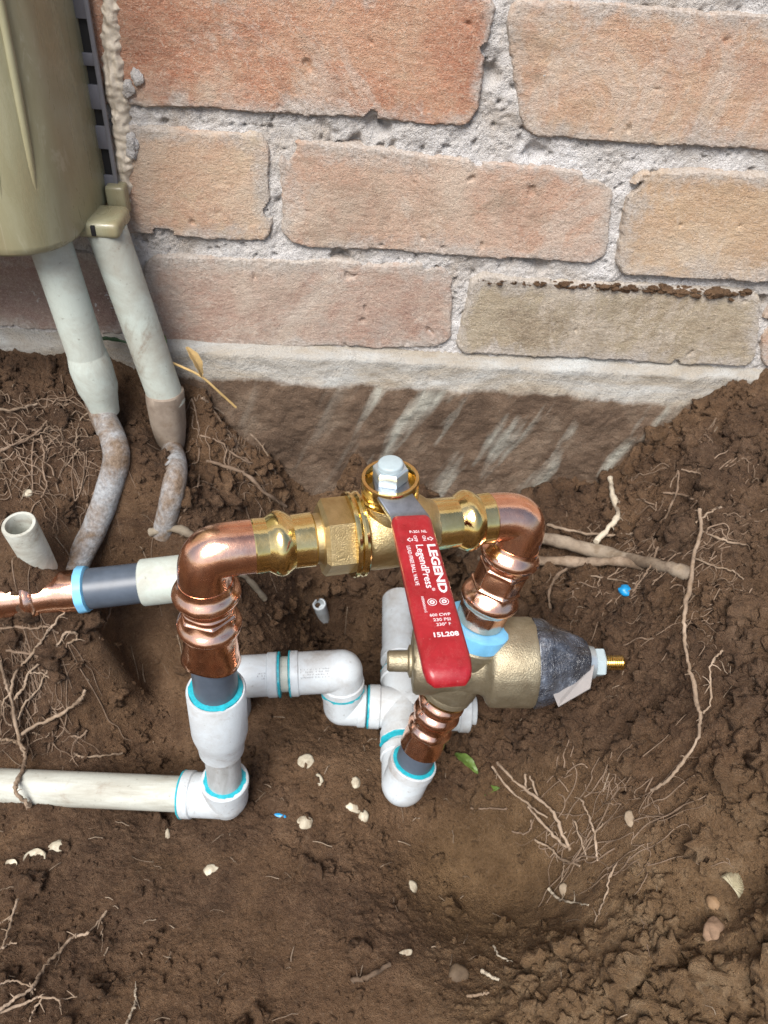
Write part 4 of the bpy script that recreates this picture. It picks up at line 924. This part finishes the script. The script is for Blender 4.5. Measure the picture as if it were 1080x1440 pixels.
part(lathe('short_pipe', e1 + LD * .028, LD, [(0, .0114), (.030, .0114)], PVC_OLD, 48), run)
part(lathe('primer_ring', e1 + LD * .0390, LD, [(0, .0115), (.0004, .0146), (.0016, .0147), (.0026, .0119)], TEAL, 56, nz=.0013, nscale=300), run)
w0 = e1 + LD * .0410
part(pvc_elbow(w0, w0 + LD * .034, w0 + LD * .034 + Vector((0, .010, -.060)), .0136, PVC), run)
part(worn_print(w0 + LD * .002, LD, .0137, (-.1, -.6, .8), 3, .010, .0011, 6), run)

q0 = on_soil(456, 850)
st2 = thing('pipe_stub', 'small white pipe end poking out of the trench behind the valve', 'pipe', q0)
part(lathe('stub_wall', q0 - Vector((0, 0, .019)), (-.15, -.25, 1), [(0, .0052), (.028, .0056), (.0285, .0052), (.0285, .0040), (.020, .0038)], PVC, 32), st2)

# ------------------------------------------------------------------ roots
def root(label, branches, mat=None, name='root', group='roots in the soil', cat='root', seg=7):
    vs, fs = [], []; rr = random.Random(hash(label) % 9999 if False else sum(map(ord, label)))
    for (pts, r0, r1, lift) in branches:
        P = []
        for q in pts:
            h = q[2] if len(q) > 2 else lift
            P.append(on_soil(q[0], q[1], h * .001))
        C = catmull(P, 7)
        for i in range(1, len(C) - 1): C[i] = C[i] + Vector((rr.gauss(0, 1), rr.gauss(0, 1), rr.gauss(0, 1))) * .00028
        dep = float((np.array(P[0]) - CAM) @ FW); k = dep / F_PX
        ph = rr.random() * 9
        v_, f_ = sweep_data(C, lambda t: (r0 + (r1 - r0) * t) * k * .88 * (1 + .16 * math.sin(t * 19 + ph) + .10 * math.sin(t * 43 + ph)), seg, .00025, 500, True, len(vs))
        vs += v_; fs += f_
        for _ in range(int(len(C) / 9)):                        # hair roots
            i = rr.randrange(1, len(C) - 1); d = Vector((rr.gauss(0, 1), rr.gauss(0, 1), rr.gauss(-.2, .5))).normalized() * rr.uniform(.002, .007)
            p = C[i]; q = p + d * .5 + Vector((0, 0, .0008)); e = p + d; e.z = max(soil_z(e.x, e.y) + .0003, e.z)
            v_, f_ = sweep_data(catmull([p, q, e], 4), lambda t: .00038 * (1 - .6 * t), 5, 0, 1, True, len(vs)); vs += v_; fs += f_
    return tag(link_mesh(name, vs, fs, mat or ROOT, True, 60), label, cat, group)
root('branching root tangle spreading above the pale pipe at the left edge', [
  ([(41,1133,3),(36,1128,8),(24,1116,14),(22,1104,16),(33,1080,12),(35,1064,9),(30,1050,9),(25,1034,10),(20,1006,12),(15,980,14),(7,956,14),(0,930,12)], 3.6, 2.4, 8),
  ([(26,1036,10),(50,1020,11),(75,1010,12),(100,995,14),(114,982,16),(120,970,18)], 2.6, 3.0, 10),
  ([(14,976,14),(22,945,12),(40,926,10),(55,906,10),(66,890,12),(75,880,14),(86,864,18),(105,853,24)], 2.4, 1.5, 10),
  ([(19,984,12),(34,966,10),(40,946,9),(60,930,8),(75,915,8),(86,900,8),(92,890,9),(105,889,9),(108,898,8),(95,904,7)], 2.0, 2.2, 8),
  ([(25,1012,10),(35,990,9),(55,968,8),(62,950,8),(72,937,9)], 1.5, 1.2, 8),
  ([(0,1040,9),(14,1040,9),(25,1046,9),(35,1053,9)], 2.6, 1.8, 8),
  ([(15,976,12),(5,986,11),(7,1014,10),(16,1020,9)], 1.4, 1.2, 8),
  ([(40,945,8),(60,948,7),(75,956,6),(82,960,6),(87,956,6)], 1.2, 1.0, 6),
  ([(20,1000,9),(10,990,10),(0,985,10)], 1.3, 1.0, 8),
  ([(45,1030,5),(55,1032,4),(62,1038,4),(70,1030,4)], 1.2, .8, 4)])
root('upper flat root crossing the soil just under the copper side pipe', [([(-5,884),(25,882),(50,883),(66,881),(82,890)], 2.2, 1.8, 3)], ROOTD)
root('lower flat root crossing the soil below the copper side pipe', [([(8,915),(48,920),(64,926),(86,917)], 2.2, 2.6, 4), ([(72,922),(86,934),(113,931)], 1.5, 1.0, 2)], ROOTD)
root('short pale root lying in the dark hollow above the long pipe', [([(104,1060),(117,1065),(140,1063),(172,1059)], 2.0, 1.6, 3)])
root('small curled root tip on the clump left of the reducer', [([(100,1035),(114,1036),(123,1027)], 1.6, 2.0, 3)], ROOTD)
root('long forked pale root reaching in from the bottom left corner', [
  ([(-5,1425),(18,1406),(44,1391),(54,1374),(64,1356),(80,1341),(100,1320),(110,1315),(125,1313)], 3.0, 2.6, 5),
  ([(0,1424),(40,1409),(60,1402),(82,1406),(84,1418)], 2.4, 1.4, 4), ([(60,1402),(48,1420),(42,1436)], 1.8, 1.2, 4), ([(46,1398),(42,1382)], 1.4, 1.0, 4), ([(-4,1386),(14,1379),(38,1385),(50,1392)], 1.8, 1.4, 4), ([(80,1406),(102,1402),(128,1395)], 1.3, 1.0, 3)])
root('thin straight rootlet with a knobbed tip beside the forked root', [([(126,1309),(138,1296),(150,1281)], 1.2, 2.2, 4), ([(143,1296),(144,1315),(143,1338)], .7, .5, 2)])
root('upright pale root at the left edge near the bottom', [([(4,1333),(14,1300),(21,1275),(25,1264)], 1.8, 2.2, 6), ([(0,1298),(10,1293),(18,1288)], 1.2, 1.2, 5), ([(0,1334),(12,1328),(24,1326)], 1.4, 1.2, 4)])
root('short bleached curved root near the bottom edge left of centre', [([(178,1440),(186,1422),(191,1408),(190,1396),(192,1390)], 2.6, 1.2, 3)], ROOTW)
root('long thin root hanging down the right bank', [
  ([(984,716,6),(985,745,9),(976,780,14),(971,820,18),(963,855,20),(962,890,20),(966,925,18),(975,960,15),(981,995,12),(986,1012,10),(978,1045,9),(958,1075,7),(936,1100,5),(916,1111,2)], 3.4, 1.9, 8),
  ([(989,1003,4),(1000,985,6),(998,945,8),(1003,928,8),(1016,915,6)], 1.5, 1.8, 6), ([(986,747,5),(1010,757,4),(1030,763,3),(1070,768,2)], 2.0, 1.6, 4), ([(978,786,6),(1008,797,4),(1030,803,3),(1046,815,1)], 1.8, 1.0, 4), ([(978,735,5),(995,722,5),(1014,713,4)], 1.4, 1.8, 4)])
root('thin twig like roots high on the right bank below the footing', [([(955,652),(952,690),(944,710),(935,732)], 1.4, 2.0, 4), ([(933,693),(955,695),(980,705),(985,716)], 2.0, 1.6, 4), ([(890,700),(915,708),(937,718)], 1.6, 1.4, 3), ([(958,660),(985,666)], 1.4, 1.8, 3)], ROOTD)
root('stout pale root running right from behind the right copper elbow', [([(668,738,-12),(700,744,2),(735,750,12),(790,762,12),(850,778,9),(905,790,6),(950,801,1),(985,812,-8),(1010,820,-16)], 10.5, 6.5, 6)], mat_root('weathered_stout_root', (.22,.17,.12), (.40,.34,.27)), seg=14)
root('flattened grey root just below the stout root', [([(672,786,-12),(700,787,2),(735,788,7),(790,789,8),(830,791,8),(868,789,8),(905,795,2)], 8.0, 5.5, 4)], ROOT, seg=12)
root('thin pale root slanting above the stout root', [([(770,738,6),(812,748,7),(860,752,6),(905,748,3),(930,742,0)], 2.4, 1.6, 4)], ROOT)
root('crossing rootlet over the right end of the stout root', [([(925,770,3),(915,795,9),(905,812,6),(890,832,2)], 2.2, 1.4, 4)], ROOTD)
root('fine pale root below the flattened grey root', [([(800,806,3),(845,812,4),(900,822,3),(940,836,1)], 1.6, 1.1, 3)], ROOT)
root('bent pale rootlet against the foot of the footing at right', [([(858,672,6),(862,700,7),(869,724,10),(856,742,12),(838,762,12)], 4.2, 4.4, 3)], ROOTW)
root('thin root dropping from the stout root beside the regulator', [([(800,796,4),(780,815,4),(772,838,3),(774,855,1)], 3.0, 2.0, 3)], ROOTD)
root('spray of pale roots poking out of the lower right slope', [
  ([(699,1072,26),(718,1093,23),(750,1118,18),(776,1140,13),(790,1170,8),(802,1196,2)], 2.0, 2.8, 8),
  ([(742,1134,16),(764,1160,12),(784,1180,7),(802,1194,2)], 2.0, 2.6, 8), ([(752,1181,9),(772,1192,7),(790,1208,4),(816,1218,1)], 1.7, 2.2, 6), ([(793,1210,4),(792,1226,5),(788,1241,5)], 1.5, 1.2, 4),
  ([(692,1078,20),(714,1108,18),(738,1128,14),(770,1150,8)], 1.8, 1.6, 8), ([(745,1091,17),(756,1122,15)], 1.4, 1.6, 8), ([(739,1088,16),(740,1110,14)], 1.8, 1.6, 8), ([(808,1155,8),(818,1185,5),(826,1208,1)], 1.6, 1.8, 4)])
root('short jointed rootlet standing right of the root spray', [([(817,1125,12),(828,1148,9),(836,1172,6),(838,1190,4),(840,1210,1)], 1.6, 2.0, 4), ([(836,1172,6),(848,1158,7)], 1.2, 1.0, 4)])
root('faint forked root above the root spray', [([(720,1169,3),(738,1172,3),(746,1165,4),(747,1153,5)], 1.3, 1.3, 3)], ROOTD)
root('pale tipped rootlet lying below the root spray', [([(772,1250,6),(784,1262,4),(800,1268,3),(828,1273,1)], 2.6, 1.2, 3)], ROOTW)
root('crooked thread of root on the lit lower right slope', [([(868,1212,3),(858,1232,3),(854,1255,3),(846,1275,3),(836,1297,2)], 1.6, 1.3, 2)])
root('thin rootlet lying flat below the two small green leaves', [([(662,1136),(685,1137),(712,1137)], 1.5, 1.2, 2)], ROOTD)
root('brown root crossing the trench side behind the valve', [([(290,648,4),(330,660,5),(352,672,5),(374,694,5),(402,712,4)], 3.0, 3.2, 4)], ROOTD)
root('slender stalk arching over the bank left of the footing', [([(284,560,4),(312,580,6),(350,608,9),(372,632,9),(386,660,6),(388,676,2)], 1.5, 1.4, 5)], ROOT)
root('wiggly thin root by the muddy second conduit', [([(282,612,3),(305,620,5),(318,630,6),(316,650,5),(324,668,4)], 1.6, 1.2, 4), ([(322,634,5),(350,650,5),(382,656,4)], 1.6, 1.5, 4)], ROOTD)
root('thread of root dropping beside the muddy lower end of the second conduit', [([(280,660,3),(278,685,4),(266,705,4),(262,715,3),(247,738,2)], 1.4, 1.3, 3)], ROOTD)
root('pale grey root curving behind the left copper elbow', [([(212,748,1),(240,743,4),(268,752,5),(292,772,4),(330,800,5),(352,818,5),(372,842,1)], 7.0, 5.0, 4)], mat_root('grey_root', (.17,.14,.10), (.32,.28,.22)), seg=12)
root('pale root at the far left below the box', [([(-4,577),(25,575),(52,568)], 2.4, 2.0, 4)], ROOT)
root('net of fine roots on the left bank above the open stub', [([(0,634),(28,622),(52,608),(66,592)], 2.6, 1.8, 4), ([(12,628),(50,612),(68,602)], 1.5, 1.3, 4), ([(58,612),(62,640),(60,660),(66,684),(58,700)], 1.3, 1.2, 4), ([(47,614),(45,650),(46,690)], 1.0, 1.0, 3), ([(84,612),(68,626),(62,648)], 1.1, 1.0, 3)], ROOTD)
root('thin pale rootlet just below the bell shaped conduit end', [([(129,578,3),(112,592,4),(107,622,3)], 1.4, 1.2, 3)], ROOT)
root('slanting rootlet between the bell end and the muddy pipe', [([(127,616,3),(108,636,4),(92,656,2)], 1.6, 1.2, 3)], ROOT)
root('small dark root under the slate sleeve', [([(157,854,2),(147,880,3),(139,897,2)], 1.2, 1.6, 2)], ROOTD)
root('dark stubby root at the bottom edge of centre', [([(496,1380,3),(520,1372,5),(548,1356,3)], 4.5, 3.5, 4)], mat_root('dark_bark', (.07,.05,.035), (.14,.10,.07)), seg=10)
root('small pale root stub near the bottom right of centre', [([(678,1366,2),(690,1373,3),(702,1378,1)], 3.0, 2.2, 2)], ROOTW)
root('short root piece lower left of the pale stub', [([(656,1401,2),(672,1398,3),(688,1396,1)], 2.6, 2.2, 2)], ROOT)
root('short hooked rootlet above the pale stub', [([(694,1330,3),(702,1343,3),(720,1353,1)], 1.5, 1.2, 3)], ROOTW)
root('long fine hair root down the lower right slope', [([(890,1262,1),(905,1300,2),(912,1335,2),(918,1370,1)], .9, .8, 1)], ROOTD)

# ------------------------------------------------------------------ leaves
def leaf(label, px0, px1, width, mat, bend=.25, lift=2.0, twist=0.0, group=None, stalk=None):
    a, b = (at_y(*q) if len(q) > 2 else on_soil(*q, lift * .001) for q in (px0, px1)); L = (b - a).length; d = (b - a).normalized()
    s_ = d.cross(Vector((0, 0, 1))).normalized(); n_ = s_.cross(d).normalized()
    if n_.z < 0: n_ = -n_
    s_ = (s_ + n_ * twist).normalized(); vs, fs = [], []; nu, nv = 12, 6
    for i in range(nu + 1):
        t = i / nu; wd = width * math.sin(math.pi * (t * .94 + .03)) ** .8 * (1 - .25 * t)
        for j in range(nv + 1):
            u = j / nv * 2 - 1
            vs.append(a + d * (L * t) + s_ * (u * wd) + n_ * (bend * L * math.sin(math.pi * t) * .5 + abs(u) * wd * .35 + .0004 * math.sin(t * 21 + u * 5)))
    m = nv + 1
    for i in range(nu):
        for j in range(nv): fs.append((i * m + j, i * m + j + 1, (i + 1) * m + j + 1, (i + 1) * m + j))
    nb = len(vs); vs += [v - n_ * .00035 for v in vs]; fs += [tuple(nb + k for k in reversed(f)) for f in fs]
    for i in range(nu): fs += [(i * m, (i + 1) * m, nb + (i + 1) * m, nb + i * m), (i * m + nv, nb + i * m + nv, nb + (i + 1) * m + nv, (i + 1) * m + nv)]
    if stalk:
        v_, f_ = sweep_data(catmull([at_y(*q) for q in stalk], 6), .0008, 7, 0, 1, True, len(vs)); vs += v_; fs += f_
    return tag(link_mesh('leaf', vs, fs, mat), label, 'leaf', group)
leaf('dry yellow leaf on a thin stalk against the footing', (262,488,-.030), (284,530,-.036), .0052, LEAFD, .2, 5, .3, stalk=[(232,506,-.028),(256,516,-.030),(284,530,-.034),(310,553,-.034),(332,573,-.032)])
leaf('yellowish green leaf on the slope right of the lowest elbow', (640,1060), (672,1088), .0040, LEAFG, .3, 3)
leaf('tiny green leaf below the yellowish green leaf', (680,1118), (702,1108), .0032, LEAFG, .2, 2)
leaf('bright green leaf tucked behind the second conduit', (222,466,-.014), (229,494,-.020), .0042, mat_flat('fresh_leaf', (.10,.26,.05), .45, var=.4, nscale=80), .2, 12)
leaf('narrow dark green blade between the two conduits', (132,477,-.016), (180,482,-.018), .0024, mat_flat('dark_blade', (.035,.085,.035), .5, var=.4, nscale=80), .1, 12)

# ------------------------------------------------------------------ shells, pebbles, bits
def pebble(name, label, cat, px, py, wpx, hpx, mat, seed, rot=0, flat=.6, rough=.25, group=None, hollow=False):
    p = on_soil(px, py); dep = float((np.array(p) - CAM) @ FW); k = dep / F_PX / 2
    bm = bmesh.new(); bmesh.ops.create_icosphere(bm, subdivisions=3, radius=1)
    ca, sa = math.cos(rot), math.sin(rot); X = Vector(RT); X.z *= .3; X.normalize(); N = Vector((0, -.25, 1)).normalized(); Y = N.cross(X).normalized(); X = Y.cross(N)
    for v in bm.verts:
        rough_ = rough * .6; c = v.co * (1 + rough_ * mnoise.noise(v.co * 1.6 + Vector((seed, 0, 0))) + rough_ * .35 * mnoise.noise(v.co * 4.5 + Vector((0, seed, 0))))
        if hollow and c.z > .2: c.z = .2 - (c.z - .2) * 1.1
        x, y, z = c.x * wpx * k, c.y * hpx * k * 1.1, c.z * min(wpx, hpx) * k * flat
        v.co = p + X * (x * ca - y * sa) + Y * (x * sa + y * ca) + N * (z + min(wpx, hpx) * k * flat * -.02)
    return tag(bm_obj(name, bm, mat, 60), label, cat, group)
G = 'pale shells and pebbles on the trench floor'
pebble('shell', 'pale shell farthest up, in the trench right of the reducer', 'shell', 430, 1072, 24, 20, SHELL, 1, .4, .6, .3, G)
pebble('shell', 'dull shell just below the topmost trench shell', 'shell', 448, 1098, 13, 18, SHELL, 2, .2, .6, .3, G)
pebble('shell', 'long pale shell pointing down right in the trench', 'shell', 494, 1134, 30, 13, SHELL, 3, -.5, .7, .2, G)
pebble('shell', 'yellowish round shell at the end of the long shell', 'shell', 511, 1148, 15, 17, SHELL, 4, 0, .7, .2, G)
pebble('shell', 'white oval shell near a blue speck below the reducer', 'shell', 428, 1157, 24, 18, SHELL, 5, .1, .6, .25, G)
pebble('shell', 'round white broken shell half full of soil at left', 'shell', 48, 1209, 32, 28, SHELL, 6, .3, .5, .2, G, True)
pebble('shell', 'crumpled shell right of the broken round shell', 'shell', 79, 1192, 26, 17, SHELL, 7, .5, .7, .5, G)
pebble('shell', 'brownish open shell at the left edge', 'shell', 15, 1217, 18, 15, SHELL, 8, -.4, .5, .3, G, True)
pebble('shell', 'tan shell lying alone below the pipe elbow', 'shell', 298, 1224, 24, 14, SHELL, 9, 0, .5, .4, G)
pebble('shell', 'narrow upright shell sliver under the pale pipe', 'shell', 236, 1178, 7, 24, SHELL, 10, .2, .8, .3, G)
pebble('shell', 'thin cream flake at the bottom right of centre', 'shell', 568, 1342, 26, 10, SHELL, 11, .35, .5, .2, G)
pebble('shell', 'small shell pair right of the dull trench shell', 'shell', 500, 1100, 14, 15, SHELL, 12, .3, .6, .5, G)
pebble('shell', 'faint shell on the floor right of centre', 'shell', 580, 1247, 13, 17, SHELL, 13, .2, .6, .4, G)
pebble('pebble', 'orange brown pebble under the ribbed shell', 'stone', 1005, 1270, 24, 18, mat_pvc('orange_pebble', (.25,.155,.08), (.13,.08,.045), .7, 200, .6), 20, -.4, .7, .3)
pebble('pebble', 'pale grey stone on the right slope beside the root spray', 'stone', 888, 1152, 20, 22, STONE, 21, 0, .6, .4)
pebble('pebble', 'yellowish pebble by the pale tipped rootlet', 'stone', 794, 1252, 15, 18, STONE, 22, .2, .7, .3)
pebble('pebble', 'rough pinkish clod near the right edge', 'stone', 1007, 1312, 34, 34, mat_pvc('pink_clod', (.24,.155,.10), (.12,.075,.045), .9, 150, .85), 23, .2, .7, .5)
pebble('pebble', 'dark rounded stone at the bottom right of centre', 'stone', 645, 1372, 30, 26, mat_pvc('dark_stone', (.11,.075,.045), (.06,.04,.025), .8, 150, .7), 24, .2, .7, .3)
pebble('pebble', 'small white pebble on the left bank above the stub', 'stone', 38, 693, 15, 13, SHELL, 25, 0, .7, .3)
pebble('pebble', 'pale stone beside the bell shaped conduit end', 'stone', 70, 520, 16, 12, STONE, 26, 0, .7, .3)
pebble('plastic_chip', 'bright blue plastic chip on the right bank', 'plastic chip', 880, 831, 22, 15, CHIP, 30, -.3, .9, .5)
pebble('plastic_chip', 'tiny blue speck on the soil by the white oval shell', 'plastic chip', 395, 1147, 16, 5, CHIP, 31, -.2, .6, .5)
def ribbed_shell():
    p = on_soil(1030, 1243); vs, fs = [], []; nu, nv = 26, 12; X = Vector((.75, .5, .1)).normalized(); N = Vector((-.1, -.35, 1)).normalized(); Y = N.cross(X).normalized()
    for i in range(nu + 1):
        t = math.pi * i / nu
        for j in range(nv + 1):
            r = .0088 * (j / nv); rib = .0006 * math.sin(i * math.pi) + .0008 * (i % 2) * (j / nv)
            vs.append(p + Y * (math.cos(t) * r * .62) + X * (math.sin(t) * r * 1.1 - .003) + N * (.004 * math.sqrt(max(0, 1 - (j / nv) ** 2)) + .0015 + rib))
    m = nv + 1
    for i in range(nu):
        for j in range(nv): fs.append((i * m + j, i * m + j + 1, (i + 1) * m + j + 1, (i + 1) * m + j))
    nb = len(vs); vs += [v - N * .0006 for v in vs]; fs += [tuple(nb + k for k in reversed(f)) for f in fs]
    tag(link_mesh('ribbed_shell', vs, fs, mat_pvc('ribbed_shell', (.42,.38,.26), (.16,.13,.07), .8, 240, .4), True, 20), 'greenish ribbed shell near the right edge', 'shell')
ribbed_shell()

# ------------------------------------------------------------------ fine root threads and straw bits, uncountable
def threads():
    r = random.Random(3); vs, fs = [], []
    for k in range(300):
        x, y = r.uniform(-.26, .32), r.uniform(-.405, -.03); L = r.uniform(.002, .010) * (1.6 if r.random() < .12 else 1); a = r.random() * 6.28; P = []
        for i in range(5):
            z = soil_z(x, y); P.append(Vector((x, y, z + .0008 + .0022 * math.sin(i / 4 * math.pi) * r.random())))
            a += r.gauss(0, .16); x += math.cos(a) * L / 4; y += math.sin(a) * L / 4
        rad = r.uniform(.00014, .00042)
        v_, f_ = sweep_data(P, lambda t: rad * (1 - .4 * t), 5, 0, 1, True, len(vs)); vs += v_; fs += f_
    o = link_mesh('root_threads', vs, fs, mat_root('straw', (.15,.11,.075), (.40,.32,.24))); o['kind'] = 'stuff'; o['label'] = 'fine root threads and straw bits strewn over the soil'
threads()
def tangle(label, boxes, n, seed):
    r = random.Random(seed); vs, fs = [], []
    for k in range(n):
        bx = boxes[k % len(boxes)]; px, py = r.uniform(bx[0], bx[2]), r.uniform(bx[1], bx[3]); p = on_soil(px, py); x, y = p.x, p.y
        a = r.random() * 6.28; P = []; L = r.uniform(.010, .035)
        for i in range(8):
            P.append(Vector((x, y, soil_z(x, y) + .0004 + .004 * math.sin(i / 7 * math.pi) * r.random()))); a += r.gauss(0, .5); x += math.cos(a) * L / 7; y = min(y + math.sin(a) * L / 7, -.02)
        rad = r.uniform(.00018, .00050)
        v_, f_ = sweep_data(catmull(P, 3), lambda t: rad * (1 - .5 * t), 5, 0, 1, True, len(vs)); vs += v_; fs += f_
    o = link_mesh('fine_roots', vs, fs, ROOTD); o['kind'] = 'stuff'; o['label'] = label
tangle('tangle of fine hair roots matted over the left and right banks', [(0,560,150,720),(0,870,110,1040),(250,560,400,720),(880,640,1075,900),(780,1080,920,1230),(760,730,960,860),(0,560,150,720),(880,640,1075,900)], 460, 9)
